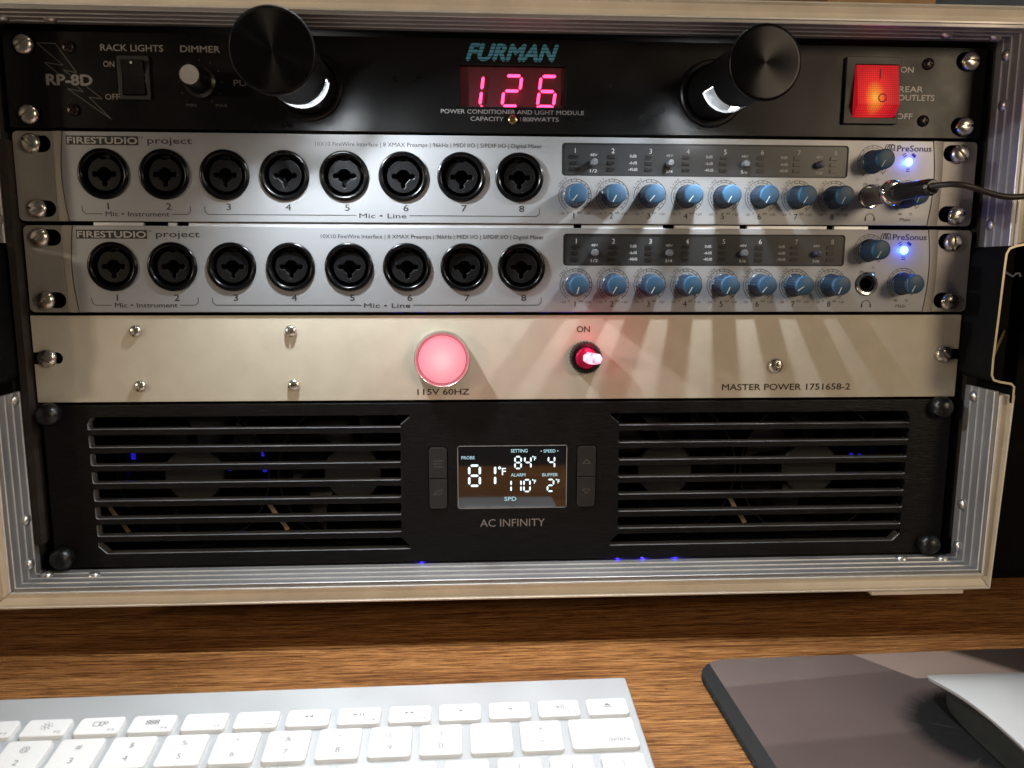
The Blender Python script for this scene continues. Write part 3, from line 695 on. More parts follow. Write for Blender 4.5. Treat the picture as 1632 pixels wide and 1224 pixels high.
    for k, x in enumerate((41.6, 80.2, 119, 157.9)):
        text(st, '48V', X(x), Z(-54.7), 1.35, Wt, X(x+3.7), y=.28, align='C'); text(st, '%d/%d' % (2*k+1, 2*k+2), X(x), Z(-62.6), 1.5, Wt, X(x+3.6), y=.28, align='C')
        part('phantom_button', bt.mesh('btn', M['buttonb'] if k == 3 else M['button'], 35), st, (X(x), .35, Z(-57.9)))
    # gain knobs
    for k in range(8):
        x = 32.3+19.17*k
        dial(t, X(x), Z(-74.2), 'INST' if k < 2 else 'LINE', '-10' if k < 2 else '-20', '+30' if k < 2 else '+20', str(k+1), -.06)
        kn = part('gain_knob', KN, t, (X(x), 0, Z(-74.2)), (0, math.radians(knob_angles[k]), 0)); part('pointer', PT, kn, (0, 0, 0), local=True)
    for x, z, lo, hi, nm, nz, a in ((185.8, -56.2, '1', '11', 'Phones', -68.4, 28), (205, -73.4, '-80', '10', 'Main', -85.9, 25)):
        b = B(); b.stroke(arc(X(x), Z(z), 8.1, -50, 240, 40), .26, -.06); b.stroke(arc(X(x), Z(z), 6.9, -50, 240, 40), .2, -.06)
        for q in range(15):
            an = math.radians(235-q*20); b.stroke([(X(x)+6.9*math.cos(an), Z(z)+6.9*math.sin(an)), (X(x)+8*math.cos(an), Z(z)+8*math.sin(an))], .2, -.06)
        glyphs(b, lo, 1.3, (X(x-3), Z(z-9.4), -.06), 0); glyphs(b, hi, 1.3, (X(x+3), Z(z-9.4), -.06), 0)
        part('dial_scale', b.mesh('scale', I), t); text(t, nm, X(x), Z(nz), 1.8, I, X(x+(8.2 if nm == 'Phones' else 5.4)), align='C')
        kn = part('output_knob', KN, t, (X(x), 0, Z(z)), (0, math.radians(a), 0)); part('pointer', PT, kn, (0, 0, 0), local=True)
    # headphone socket
    b = B(); b.lathe([(5.9, 0), (5.9, .7), (5.4, 1.1), (4.4, 1.0), (4.2, .2), (4.0, -3)], 40, cap=False); hj = part('headphone_socket', b.mesh('ring', M['chrome'], 40), t, (X(185.7), 0, Z(-73.6)))
    b = B(); b.lathe([(4.0, -1.0), (3.5, -.2), (3.2, -.4), (3.1, -9)], 32, cap=False); b.lathe([(6.1, .02), (6.1, .25), (5.9, .25)], 40, mi=0, cap=False); part('socket_barrel', b.mesh('bar', M['blackmatt'], 40), hj, (X(185.7), 0, Z(-73.6)))
    b = B(); b.lathe([(3.1, -9), (.001, -9.2)], 24); part('socket_bottom', b.mesh('sb', M['void']), hj, (X(185.7), 0, Z(-73.6)))
    b = B(); b.stroke(arc(X(186.2), Z(-84.6), 2.4, 5, 175, 16), .35, -.06); b.box(X(183.5), X(184.2), -.09, -.05, Z(-85.8), Z(-84.0)); b.box(X(188.2), X(188.9), -.09, -.05, Z(-85.8), Z(-84.0)); part('headphone_mark', b.mesh('hp', I), t)
    # brand, firewire mark, blue lamp
    BI = M['blueink']
    text(t, 'PreSonus', X(198.2), Z(-50.8), 3.1, BI, X(216.3), bold=.9, name='brand_lettering')
    b = B(); bx = X(191.7); z_ = Z(-50.6)
    b.stroke([(bx, z_), (bx+.2, z_+1.8), (bx+1.0, z_+3.2)], .45, -.06); b.stroke([(bx+1.2, z_+.2), (bx+1.5, z_+2), (bx+2.2, z_+3.2)], .55, -.06)
    b.stroke([(bx+2.3, z_+.4), (bx+2.6, z_+3.2)], .4, -.06); b.stroke([(bx+3.1, z_+.2), (bx+3.4, z_+3.0)], .7, -.06); b.stroke([(bx+3.7, z_+3.2), (bx+5.0, z_+2.6), (bx+5.1, z_+.1)], .5, -.06); b.stroke([(bx+4.2, z_+1.3), (bx+4.2, z_)], .5, -.06)
    part('brand_mark', b.mesh('bm', BI), t)
    cx_, cz_ = X(204.6), Z(-56.1); b = B()
    for a, two in ((125, 1), (52, 0), (270, 1)):
        a = math.radians(a); u = Vector((math.cos(a), math.sin(a))); v = Vector((-u.y, u.x))
        for rr, th in (((3.5, .5), (4.6, .5)) if two else ((4.2, 1.5),)):
            c_ = Vector((cx_, cz_))+u*rr; b.stroke([tuple(c_-v*.85), tuple(c_+v*.85)], th, -.06)
    part('firewire_mark', b.mesh('fw', mat('deep_blue_print', (.02, .02, .16), .6) if 'deep_blue_print' not in bpy.data.materials else bpy.data.materials['deep_blue_print']), t)
    b = B(); b.lathe([(2.1, 0), (2.0, .5), (1.4, 1.1), (.7, 1.35), (.001, 1.4)], 24); part('power_light', b.mesh('pl', M['bluled'], 60), t, (cx_, 0, cz_))
    lamp('POINT', 'blue_glow', (cx_, -4.2, cz_), .0045, (.03, .12, 1), 1.0)
    return t
ai1 = interface('upper silver audio interface, with a black headphone cable plugged in at its right', 0, 0, (35, 0, 48, -18), (38, 28, 40, 35, 28, 28, 28, 24))
ai2 = interface('lower silver audio interface, its headphone socket empty, just above the beige panel', 1.2, -44.7, (-38, -38, 85, 0), (16, 30, 28, 28, 25, 40, 55, 22), True)

# ------------------------------------------------------------------ headphone plug and cable
hc = thing('headphone_cable', 'black headphone cable with metal plug pushed into the upper silver interface', 'cable', (185.7, 0, -73.6))
b = B(); b.lathe([(3.4, -6), (3.4, .8), (4.5, .9), (4.6, 1.5), (4.6, 19), (4.2, 19.6)], 60, mod=lambda i: 1-.03*(i % 2)); part('adapter', b.mesh('ad', M['plugm'], 30), hc, (185.7, 0, -73.6))
b = B(); b.lathe([(4.2, 19), (6.0, 19.4), (6.3, 20.6), (6.1, 22), (5.2, 23.2), (4.6, 23.4)], 40); part('plug_collar', b.mesh('pc', M['chrome'], 40), hc, (185.7, 0, -73.6))
b = B(); b.lathe([(4.4, 23.2), (4.3, 26), (4.0, 40), (3.9, 47), (3.5, 48.5), (3.0, 49)], 48, mod=lambda i: 1-.05*(i % 4 == 0)); part('plug_body', b.mesh('pb', M['plugb'], 35), hc, (185.7, 0, -73.6), (0, 0, math.radians(4)))
def tube(pts, r, m, n=12, sub=6):
    P = [Vector(p) for p in pts]; Q = []
    for i in range(len(P)-1):
        p0, p1, p2, p3 = P[max(i-1, 0)], P[i], P[i+1], P[min(i+2, len(P)-1)]
        for k in range(sub):
            t = k/sub; Q.append(.5*((2*p1)+(p2-p0)*t+(2*p0-5*p1+4*p2-p3)*t*t+(3*p1-p0-3*p2+p3)*t**3))
    Q.append(P[-1]); vs = []; up = Vector((0, 0, 1))
    for i, q in enumerate(Q):
        d = (Q[min(i+1, len(Q)-1)]-Q[max(i-1, 0)]).normalized(); s1 = d.cross(up).normalized(); s2 = s1.cross(d); rr = r(i/(len(Q)-1)) if callable(r) else r
        for k in range(n): a = 2*PI*k/n; vs.append(q+s1*rr*math.cos(a)+s2*rr*math.sin(a))
    fs = [(i*n+k, i*n+(k+1) % n, (i+1)*n+(k+1) % n, (i+1)*n+k) for i in range(len(Q)-1) for k in range(n)]
    fs += [tuple(range(n)), tuple((len(Q)-1)*n+k for k in reversed(range(n)))]
    return mesh_from('tube', vs, fs, m, None, 50)
part('cord', tube([(188.6, -46.5, -73.4), (189.6, -52, -73.2), (193.5, -56.5, -73.2), (200, -58, -74.2), (209, -57, -76.6), (219, -56, -78.4), (229, -56, -78.0), (244, -58, -76.2), (275, -66, -75), (330, -95, -82), (390, -140, -110)],
                 lambda t: 1.35+1.0*max(0, 1-t*14), M['rubber']), hc, (0, 0, 0))

# ------------------------------------------------------------------ 4: beige power panel
pp = thing('master_power_unit', 'beige master power plate with round pink lamp and red ON light', 'power panel', (0, 0, -178.7))
def notched():
    zt, zb = -134.6, -178.7; xl, xr = -240.6, 241.0; pts = [(xl, zt), (xl, -153.0)]
    pts += [(-229.4, -153.0)]+arc(-229.4, -156, 3.0, 90, -90, 10)+[(xl, -159.0), (xl, zb), (xr, zb), (xr, -158.4), (234.5, -158.4)]
    pts += arc(234.5, -155.6, 2.8, 270, 90, 10)+[(xr, -152.8), (xr, zt)]
    return pts
part('front_panel', plate('panel', notched(), [circ(-35.4, -156.9, 13, 40), circ(39, -156.3, 6, 30)], 3, M['beige'], .2, 1.2), pp)
b = B(); b.box(-215, 215, 14, 120, -176, -137); part('housing', b.mesh('h', M['void']), pp)
screw(pp, -233.6, 1.1, -155.9, 42); screw(pp, 232.4, 1.1, -155.6, 40)
for x, z, a in ((-189.4, -142.4, -65), (-188.9, -170.4, -65), (-112.2, -142.4, 88), (-111.8, -170.4, -18)): screw(pp, x, 1.15, z, a, SCR_S, 'small_screw')
screw(pp, 140.9, 1.15, -161.4, 10, SCR_P, 'cross_screw')
Ik = mat('engraved_brown_ink', (.030, .016, .012), .6)
text(pp, '115V 60HZ', -48.6, -175.9, 3.2, Ik, -21.6, y=1.13, bold=.9); text(pp, 'ON', 34.4, -143.4, 3.3, Ik, 41.2, y=1.13, bold=.6)
text(pp, 'MASTER POWER 1751658-2', 112.6, -174.5, 3.5, Ik, 182.4, y=1.13, bold=.8)
b = B(); b.lathe([(14.6, -1.2), (14.6, 1.5), (14.3, 2.4), (14.1, 5.2), (13.7, 5.9), (13.0, 5.2), (12.3, 2)], 64); lp = part('indicator_lamp', b.mesh('ring', mat('lamp_ring_metal', (.55, .54, .52), .22, 1), 40), pp, (-35.4, 0, -156.9))
b = B(); b.lathe([(12.2, 2.5), (12.1, 4.6), (11.7, 5.3), (10.9, 5.5), (10.7, 5.25), (10.4, 5.8), (8, 6.5), (5, 6.9), (.001, 7.1)], 56); part('lamp_lens', b.mesh('lens', M['lens'], 40), lp, (-35.4, 0, -156.9))
lamp('POINT', 'indicator_glow', (-35.4, -15, -158), .010, (1, .25, .3), 8)
b = B(); b.lathe([(8.5, -1.2), (8.5, 3.0), (7.9, 4.2), (6.4, 4.4), (6.0, 2.5), (5.9, 0), (.001, 0)], 60, mod=lambda i: 1-.05*(i % 2)); jl = part('on_light', b.mesh('bz', M['blackgloss'], 30), pp, (39, 0, -156.5))
b = B(); b.lathe([(5.9, 2), (5.8, 4.2), (5.0, 5.2), (3.4, 5.4)], 40); part('red_collar', b.mesh('rc', M['clear'], 40), jl, (39, 0, -156.5))
b = B(); b.lathe([(3.1, 4), (3.1, 9), (2.9, 19), (2.2, 20.5), (.001, 20.6)], 7); part('red_jewel', b.mesh('jw', M['pinlamp']), jl, (39, 0, -156.5), (math.radians(-4), 0, math.radians(9)))
lamp('POINT', 'jewel_glow', (43, -24, -150), .011, (1, .03, .12), 3)

# ------------------------------------------------------------------ 5: rack fan unit
fu = thing('rack_fan_unit', 'black brushed cooling fan unit with two slatted grilles and a lit temperature screen', 'fan unit', (0, 0, -266.5))
zt, zb = -180.0, -266.6
holes = []
for k in range(8):
    t_ = -186.4-9.5*k; b_ = t_-6.3
    for sx in (-1, 1):
        xo, xi = 216.4-.10*k, 57.6+.1*k
        if k == 0: pts = [(xo-2.2, t_), (xi-4.6, t_), (xi-4.6, t_-1.2), (xi, t_-5), (xi, b_), (xo, b_), (xo, t_-3.4)]
        elif k == 7: pts = [(xo, t_), (xi, t_), (xi-4.6, b_+1.6), (xi-4.6, b_), (xo-4, b_), (xo, b_+4)]
        else: pts = rrect(xi, xo, b_, t_, .9, 3)
        holes.append([(sx*x, z) for x, z in pts])
holes += [rrect(-28.0, 30.0, -237.4, -203.2, .9), rrect(-43.4, -33.3, -237.4, -203.6, 2.2), rrect(35.3, 45.8, -237.4, -203.6, 2.2)]
me = plate('panel', rrect(-238.5, 239.5, zb, zt, 1.2), holes, 6, M['brushed'], .45); me.materials.append(M['satin'])
for p_ in me.polygons:      # the cut edges inside the slots are bare metal
    if (p_.normal.z > .5 or (p_.normal.x > .5 and p_.center.x < -.19)) and abs(p_.normal.y) < .9 and -.2625 < p_.center.z < -.185 and abs(p_.center.x) > .052: p_.material_index = 1
part('front_panel', me, fu)
b = B(); b.box(-225, 225, 60, 62, -265, -181); b.box(-225, 225, 6.5, 60, -265.4, -264); b.box(-225, 225, 6.5, 60, -181.6, -180.4); b.box(-226, -225, 6.5, 60, -265, -181); b.box(225, 226, 6.5, 60, -265, -181)
part('housing', b.mesh('h', M['void']), fu)
for x, z in ((-234.0, -184.4), (-233.7, -260.6), (232.2, -184.0), (231.6, -261)):
    b = B(); b.lathe([(5.9, 0), (6.0, 1.5), (5.6, 4.0), (4.4, 5.8), (2.8, 6.8), (.001, 7.1)], 36, mod=lambda i: 1-.012*(i % 2)); ts = part('thumb_screw', b.mesh('ts', M['blackgloss'], 50), fu, (x, 0, z))
# screen
sg = part('screen', plate('screen', rrect(-27.8, 29.8, -237.2, -203.4, .8), [], 2, mat('screen_glass', (.004, .004, .006), .05, 0, .02, 100, coat=1, spec=1, rv=.02), .2, .2), fu); bpy.data.materials['screen_glass'].node_tree.nodes['Principled BSDF'].inputs['Coat IOR'].default_value = 1.85
b = B(); b.stroke(rrect(-27.9, 29.9, -237.3, -203.3, .9), .35, -.05, True); part('screen_frame', b.mesh('sf', M['silverprint']), sg)
LS, LT = M['lcdseg'], M['lcdtxt']; yy = .12
text(sg, 'PROBE', -26.0, -210.4, 1.75, LT, -19.0, y=yy, bold=.5); text(sg, 'SETTING', .2, -207.0, 1.85, LT, 9.0, y=yy, bold=.8); text(sg, '• SPEED •', 16.0, -207.2, 1.75, LT, 25.4, y=yy, bold=.6)
text(sg, 'ALARM', .2, -220.1, 1.85, LT, 7.9, y=yy, bold=.5); text(sg, 'BUFFER', 17.0, -220.2, 1.8, LT, 25.3, y=yy, bold=.4); text(sg, 'SPD', -3.2, -233.4, 2.3, LT, 3.1, y=yy, bold=.4)
seven(sg, 'abcdefg', -21.9, -224.9, 5.6, 11.0, 1.25, LS, yy, .0, .5); seven(sg, 'bc', -8.2, -224.9, .01, 11.0, 1.25, LS, yy, .0, .5)
seven(sg, 'abcdefg', 2.4, -215.7, 3.2, 6.4, .85, LS, yy, .0, .4); seven(sg, 'fgbc', 7.6, -215.7, 3.2, 6.4, .85, LS, yy, .0, .4); seven(sg, 'fgbc', 20.2, -215.7, 3.2, 6.4, .85, LS, yy, .0, .4)
seven(sg, 'bc', .3, -228.4, .01, 6.4, .85, LS, yy, .0, .4); seven(sg, 'bc', 5.6, -228.4, .01, 6.4, .85, LS, yy, .0, .4); seven(sg, 'abcdef', 7.2, -228.4, 3.2, 6.4, .85, LS, yy, .0, .4); seven(sg, 'abged', 19.8, -228.4, 3.2, 6.4, .85, LS, yy, .0, .4)
for x, z, h in ((-6.4, -219.2, 4.4), (11.6, -211.4, 2.3), (11.6, -224.1, 2.3), (24.3, -224.1, 2.3)): b = B(); b.stroke(circ(x+h*.13, z+h*.88, h*.13, 10), h*.10, yy, True); part('degree_mark', b.mesh('dg', LS), sg); text(sg, 'F', x+h*.42, z, h*.92, LS, y=yy, bold=.5)
# buttons
BM = mat('soft_button', (.020, .019, .019), .42)
for x0, x1, z0, z1, kind in ((-43.1, -33.6, -220.3, -203.9, 'menu'), (-43.1, -33.6, -237.1, -220.7, 'leaf'), (35.6, 45.5, -220.3, -203.9, 'up'), (35.6, 45.5, -237.1, -220.7, 'down')):
    tp = kind in ('menu', 'up'); o_ = rrect(x0, x1, z0, z1, 1.8) 
    o_ = [(x, (z if (z > (z0+z1)/2) == tp else (z0 if tp else z1))) for x, z in o_]
    o_ = [((x0 if x < (x0+x1)/2 else x1) if z in (z0, z1) and ((z == z0) == tp) else x, z) for x, z in o_]
    dd = []
    for p_ in o_:
        if not dd or (abs(dd[-1][0]-p_[0])+abs(dd[-1][1]-p_[1])) > 1e-4: dd.append(p_)
    if abs(dd[0][0]-dd[-1][0])+abs(dd[0][1]-dd[-1][1]) < 1e-4: dd.pop()
    bt = part('push_button', plate('btn', dd, [], 3, BM, .3, -.5), fu)
    cx, cz = (x0+x1)/2, (z0+z1)/2; b = B(); y = -.56
    if kind == 'menu': [b.stroke([(cx-2.3, cz-.5+d_), (cx+2.3, cz-.5+d_)], .3, y) for d_ in (-1.6, 0, 1.6)]
    if kind == 'up': b.stroke([(cx-2.1, cz-1.2), (cx, cz+1.1), (cx+2.1, cz-1.2)], .25, y, True)
    if kind == 'down': b.stroke([(cx-2.1, cz+1.6), (cx, cz-.7), (cx+2.1, cz+1.6)], .25, y, True)
    if kind == 'leaf': b.stroke([(cx-2, cz-1.2), (cx-2.1, cz+.6), (cx-1, cz+1.7), (cx+2.1, cz+2.3), (cx+1.8, cz+.3), (cx+.3, cz-.7), (cx-1.8, cz-.3)], .22, y); b.stroke([(cx-2, cz-.3), (cx+.6, cz+1.1)], .2, y)
    part('button_mark', b.mesh('mk', mat('button_print', (.14, .13, .125), .6) if 'button_print' not in bpy.data.materials else bpy.data.materials['button_print']), bt)
text(fu, 'AC INFINITY', -16.2, -247.6, 4.4, mat('rose_print', (.27, .23, .21), .55), 18.5, name='brand_lettering')
# the fans behind the grilles
def fan(cx, cz, ph):
    f = B(); n = 48
    f.lathe([(41, -22), (41, -20), (40, -20), (38.5, -24), (38.2, -40)], n, cap=False)
    fr = part('fan_frame', f.mesh('frame', M['fanmetal'], 40), fu, (cx, 0, cz))
    h = B(); h.lathe([(16, -38), (16, -21.2), (15, -20.2), (.001, -20)], 40); part('fan_hub', h.mesh('hub', M['blackmatt'], 40), fr, (cx, 0, cz))
    for k in range(7):
        a = ph+2*PI*k/7; vs = []
        for r in (15.8, 23, 30, 37.6):
            for t_, y in ((-.42, 34), (-.1, 28), (.30, 23)): aa = a+t_+(r-16)*.018; vs.append((r*math.cos(aa), y, r*math.sin(aa)))
        fs = [(3*i+j, 3*i+j+1, 3*i+4+j, 3*i+3+j) for i in range(3) for j in range(2)]
        part('fan_blade', mesh_from('blade', vs, fs, M['fanmetal'], None, 60), fr, (cx, 0, cz))
    s_ = B(); ang = math.radians(-58); c_ = (-46, -17)
    for k in range(2):
        u0 = Vector((c_[0]+k*6, c_[1]-k*9)); s_.stroke([tuple(u0), (u0.x+3.2, u0.y-5.4)], 2.4, 19.6)
    part('label_glint', s_.mesh('st', M['glint']), fr, (cx, 0, cz))  # flat tan strips: fan labels, their warm glint put into the colour
for cx, ph in ((-172, .2), (-86, .9), (88, .5), (172, 1.4)): fan(cx, -222.5, ph)
lb = B(); lb.box(-1.0, 1.0, 30, 31, -2.0, 2.0); lbm = lb.mesh('l', M['fanblue'])
for x, z in ((-208, -214), (-208.5, -224), (-156, -221), (-137, -213), (-136.6, -222), (-150, -240), (201, -219), (206, -219.5), (142, -211)): part('fan_led', lbm, fu, (x, 0, z))
lb = B(); lb.box(-3, 3, 24, 25, -1.0, .6); lb2 = lb.mesh('l', M['fanblue'])
for x in (-60, -48, 0, 20, 30, 34, -30): part('fan_led', lb2, fu, (x, 0, -133.4))
for x, e in ((60, .0011), (74, .0016), (92, .0016), (-48, .0008)): lamp('POINT', 'fan_led_glow', (x, 7.4, -267.3), e*3, (.04, .02, 1), .3)

# ------------------------------------------------------------------ keyboard
kb = thing('keyboard', 'slim white and aluminium keyboard lying in front of the rack case', 'keyboard', (-231.05, -117.43, -284.18), (math.radians(7), 0, math.radians(.94)))
def flat(me):  # drawing plane parts turned to lie flat, facing +Z
    me.transform(Matrix.Rotation(-PI/2, 4, 'X')); return me
bd = flat(plate('body', rrect(-3.3, 275.8, -112.5, 20.2, 1.2, 4), [], 3.4, M['kbalu'], .5, 1.9)); part('body', bd, kb, local=True)
b = B(); N = 24; vs = []; fs = []
for x in (-2.8, 275.3):
    for k in range(N): a = 2*PI*k/N; vs.append((x, 12.0+8.0*math.cos(a), -10.4+8.0*math.sin(a)))
fs = [(k, (k+1) % N, N+(k+1) % N, N+k) for k in range(N)]+[tuple(range(N)), tuple(range(N, 2*N))]
part('battery_tube', mesh_from('tube', vs, fs, M['kbalu'], None, 40), kb, local=True)
KC = {}
def key(x, y, w, h, lab=None, small=None, name='key'):
    kk = (w, h)
    if kk not in KC: KC[kk] = flat(plate('key', rrect(-w/2, w/2, -h/2, h/2, 1.5, 4), [], 3.2, M['keys'], .45, 0))
    k = part(name, KC[kk], kb, (x, y, 0), local=True)
    def put(s, dx, dy, hh, wd=None, bold=0):
        me = textmesh(s, hh, M['keyink'], bold, 0, wd, 'C').copy(); me = flat(me); part('key_lettering', me, k, (dx, dy, .05), local=True)
    if lab:
        for a in lab: put(*a)
    return k
def icon(k, fn):
    b = B(); fn(b); me = b.mesh('icon', M['keyink']); flat(me); part('key_icon', me, k, (0, 0, .05), local=True)
def tri(b, x, z, s_): b.poly([(x-s_, z-abs(s_)*.8), (x-s_, z+abs(s_)*.8), (x+s_, z)], 0)
fk = []
for i in range(14):
    lab = [('F%d' % i, 5.2, -3.2, 1.2, 2.2 if i < 10 else 2.8)] if 1 <= i <= 12 else ([('esc', -4, -2.8, 1.5)] if i == 0 else [])
    fk.append(key(8.34+19.68*i, 0, 16.6, 9.4, lab))
icon(fk[2], lambda b: [b.stroke(circ(0, .6, .9, 12), .3, 0, True)]+[b.stroke([(1.5*math.cos(a), .6+1.5*math.sin(a)), (2.1*math.cos(a), .6+2.1*math.sin(a))], .3, 0) for a in [q*PI/4 for q in range(8)]])
icon(fk[1], lambda b: [b.stroke(circ(0, .6, .7, 12), .3, 0, True)]+[b.stroke([(1.3*math.cos(a), .6+1.3*math.sin(a)), (1.7*math.cos(a), .6+1.7*math.sin(a))], .3, 0) for a in [q*PI/4 for q in range(8)]])
icon(fk[3], lambda b: [b.stroke(rrect(-2.5, -.3, -.3, 1.9, .2, 1), .3, 0, True), b.stroke(rrect(.1, 1.2, -.3, 1.9, .2, 1), .3, 0, True), b.stroke(rrect(1.6, 2.6, .6, 1.9, .2, 1), .3, 0, True)])
icon(fk[4], lambda b: [b.stroke(rrect(-2.4+1.7*i, -1.2+1.7*i, -.4+1.25*j, .5+1.25*j, .1, 1), .35, 0, True) for i in range(3) for j in range(2)])
icon(fk[7], lambda b: [tri(b, .9, .6, -.9), tri(b, -1.1, .6, -.9)]); icon(fk[9], lambda b: [tri(b, -.9, .6, .9), tri(b, 1.1, .6, .9)])
icon(fk[8], lambda b: [tri(b, -1.4, .6, .9), b.stroke([(.5, -.2), (.5, 1.4)], .45, 0), b.stroke([(1.5, -.2), (1.5, 1.4)], .45, 0)])
icon(fk[10], lambda b: [tri(b, 0, .6, -.9)]); icon(fk[11], lambda b: [tri(b, 0, .6, -.9), b.stroke(arc(.6, .6, .9, -50, 50, 6), .25, 0)])
icon(fk[12], lambda b: [tri(b, -.8, .6, -.9)]+[b.stroke(arc(-.2, .6, r_, -50, 50, 6), .25, 0) for r_ in (.9, 1.6, 2.3)])
icon(fk[13], lambda b: [b.poly([(-1.5, .5), (1.5, .5), (0, 1.9)], 0), b.stroke([(-1.5, -.2), (1.5, -.2)], .5, 0)])
for i, (a, c) in enumerate(zip('~!@#$%^&*()_+', '`1234567890-=')): key(8+19*i, -14.8, 16, 16, [(a, 0, 2.2, 2.6), (c, 0, -4.6, 2.8)])
key(259.75, -14.8, 25.5, 16, [('delete', 5.6, -4.8, 2.5)])
key(12.75, -33.8, 25.5, 16, [('tab', -7.5, -4.8, 2.3)])
for i, c in enumerate('QWERTYUIOP'): key(36.5+19*i, -33.8, 16, 16, [(c, 0, -1.4, 3.4)])
for i, (a, c) in enumerate(('{[', '}]', '|\\')): key(226.5+19*i+(0 if i < 2 else -.0), -33.8, 16 if i < 2 else 16, 16, [(a, 0, 2.2, 2.6), (c, 0, -4.2, 2.8)])
for i, c in enumerate('ASDFGHJKL;\''): key(41.25+19*i, -52.8, 16, 16, [(c, 0, -1.4, 3.4)])
key(15.1, -52.8, 30.2, 16, [('caps lock', -6, -4.8, 2.2)]); key(257.3, -52.8, 30.2, 16, [('return', 7, -4.8, 2.3)])

# ------------------------------------------------------------------ mouse pad
def pad_mat():
    m = bpy.data.materials.new('printed_pad_cloth'); m.use_nodes = True; N, L = nt(m); b = N["Principled BSDF"]
    b.inputs['Roughness'].default_value = .62; b.inputs['Specular IOR Level'].default_value = .35
    tc = N.new('ShaderNodeTexCoord'); sx = N.new('ShaderNodeSeparateXYZ'); L.new(tc.outputs['Object'], sx.inputs[0])
    def mth(op, a, c=None, d=None):
        n = N.new('ShaderNodeMath'); n.operation = op
        for k, v in enumerate((a, c, d)):
            if v is None: continue
            if isinstance(v, (int, float)): n.inputs[k].default_value = v
            else: L.new(v, n.inputs[k])
        return n.outputs[0]
    def mix(f, A, Bc):
        x = N.new('ShaderNodeMix'); x.data_type = 'RGBA'; L.new(f, x.inputs['Factor'])
        for k, v in (('A', A), ('B', Bc)):
            if isinstance(v, tuple): x.inputs[k].default_value = (*v, 1)
            else: L.new(v, x.inputs[k])
        return x.outputs['Result']
    def soft(v, t, w_=.0006):
        q = N.new('ShaderNodeMapRange'); q.inputs[1].default_value = t-w_; q.inputs[2].default_value = t+w_; L.new(v, q.inputs[0]); return q.outputs[0]
    X, Y = sx.outputs['X'], sx.outputs['Y']     # metres, world-aligned (origin at the pad's far left corner)
    nz = N.new('ShaderNodeTexNoise'); nz.inputs['Scale'].default_value = 28; nz.inputs['Detail'].default_value = 6; L.new(tc.outputs['Object'], nz.inputs['Vector'])
    # pale wall panels of the printed picture
    e1 = soft(mth('ADD', Y, mth('MULTIPLY', X, -.10)), -.0262)
    e2 = soft(mth('ADD', Y, mth('MULTIPLY', X, -.08)), -.0700, .0015)
    c = mix(e2, (.095, .068, .060), (.125, .090, .083)); c = mix(e1, c, (.165, .125, .112))
    e3 = soft(mth('ADD', X, mth('MULTIPLY', Y, .75)), .081)
    c = mix(mth('MULTIPLY', e3, mth('GREATER_THAN', Y, -.0245)), c, (.36, .27, .23))
    e4 = soft(mth('ADD', X, mth('MULTIPLY', Y, .9)), .131, .004)
    c = mix(mth('MULTIPLY', e4, mth('GREATER_THAN', Y, -.030)), c, (.05, .035, .03))
    # dark hair-like mass with soft wispy edge
    mp = N.new('ShaderNodeMapping'); L.new(tc.outputs['Object'], mp.inputs[0]); mp.inputs['Scale'].default_value = (45, 190, 1); mp.inputs['Rotation'].default_value = (0, 0, -.5)
    n2 = N.new('ShaderNodeTexNoise'); n2.inputs['Scale'].default_value = 1; n2.inputs['Detail'].default_value = 5; 
    dx = mth('DIVIDE', mth('SUBTRACT', X, .103), .030); dy = mth('DIVIDE', mth('SUBTRACT', Y, -.066), .031)
    rr = mth('SQRT', mth('ADD', mth('MULTIPLY', dx, dx), mth('MULTIPLY', dy, dy)))
    cb = N.new('ShaderNodeCombineXYZ'); L.new(mth('ADD', mth('MULTIPLY', mth('ARCTAN2', dy, dx), 9.0), mth('MULTIPLY', rr, 2.5)), cb.inputs[0]); L.new(mth('MULTIPLY', rr, 1.3), cb.inputs[1])
    L.new(cb.outputs[0], n2.inputs['Vector'])
    rr = mth('ADD', rr, mth('MULTIPLY', mth('SUBTRACT', n2.outputs[0], .5), .16))
    mr = N.new('ShaderNodeMapRange'); mr.inputs[1].default_value = .80; mr.inputs[2].default_value = 1.12; mr.inputs[3].default_value = 1; mr.inputs[4].default_value = 0; L.new(rr, mr.inputs[0])
    hair = mix(mth('GREATER_THAN', n2.outputs[0], .60), (.006, .006, .006), (.030, .026, .022)); c = mix(mr.outputs[0], c, hair)
    # pale slanted shape under it
    e5 = mth('MULTIPLY', mth('GREATER_THAN', mth('ADD', X, mth('MULTIPLY', Y, .55)), .064), mth('MULTIPLY', mth('LESS_THAN', mth('ADD', X, mth('MULTIPLY', Y, .55)), .071), mth('LESS_THAN', Y, -.062)))
    c = mix(e5, c, (.10, .09, .08))
    # dark border strip down the left of the print
    bl = mth('LESS_THAN', mth('ADD', X, mth('MULTIPLY', Y, .0)), .0072); c = mix(bl, c, (.022, .022, .023))
    mul = N.new('ShaderNodeMix'); mul.data_type = 'RGBA'; mul.blend_type = 'MULTIPLY'; mul.inputs['Factor'].default_value = .5
    cr = N.new('ShaderNodeValToRGB'); cr.color_ramp.elements[0].color = (.75, .72, .75, 1); cr.color_ramp.elements[0].position = .3; cr.color_ramp.elements[1].position = .7
    L.new(nz.outputs[0], cr.inputs[0]); L.new(c, mul.inputs['A']); L.new(cr.outputs[0], mul.inputs['B']); L.new(mul.outputs['Result'], b.inputs['Base Color'])
    n3 = N.new('ShaderNodeTexNoise'); n3.inputs['Scale'].default_value = 1800; L.new(tc.outputs['Object'], n3.inputs['Vector'])
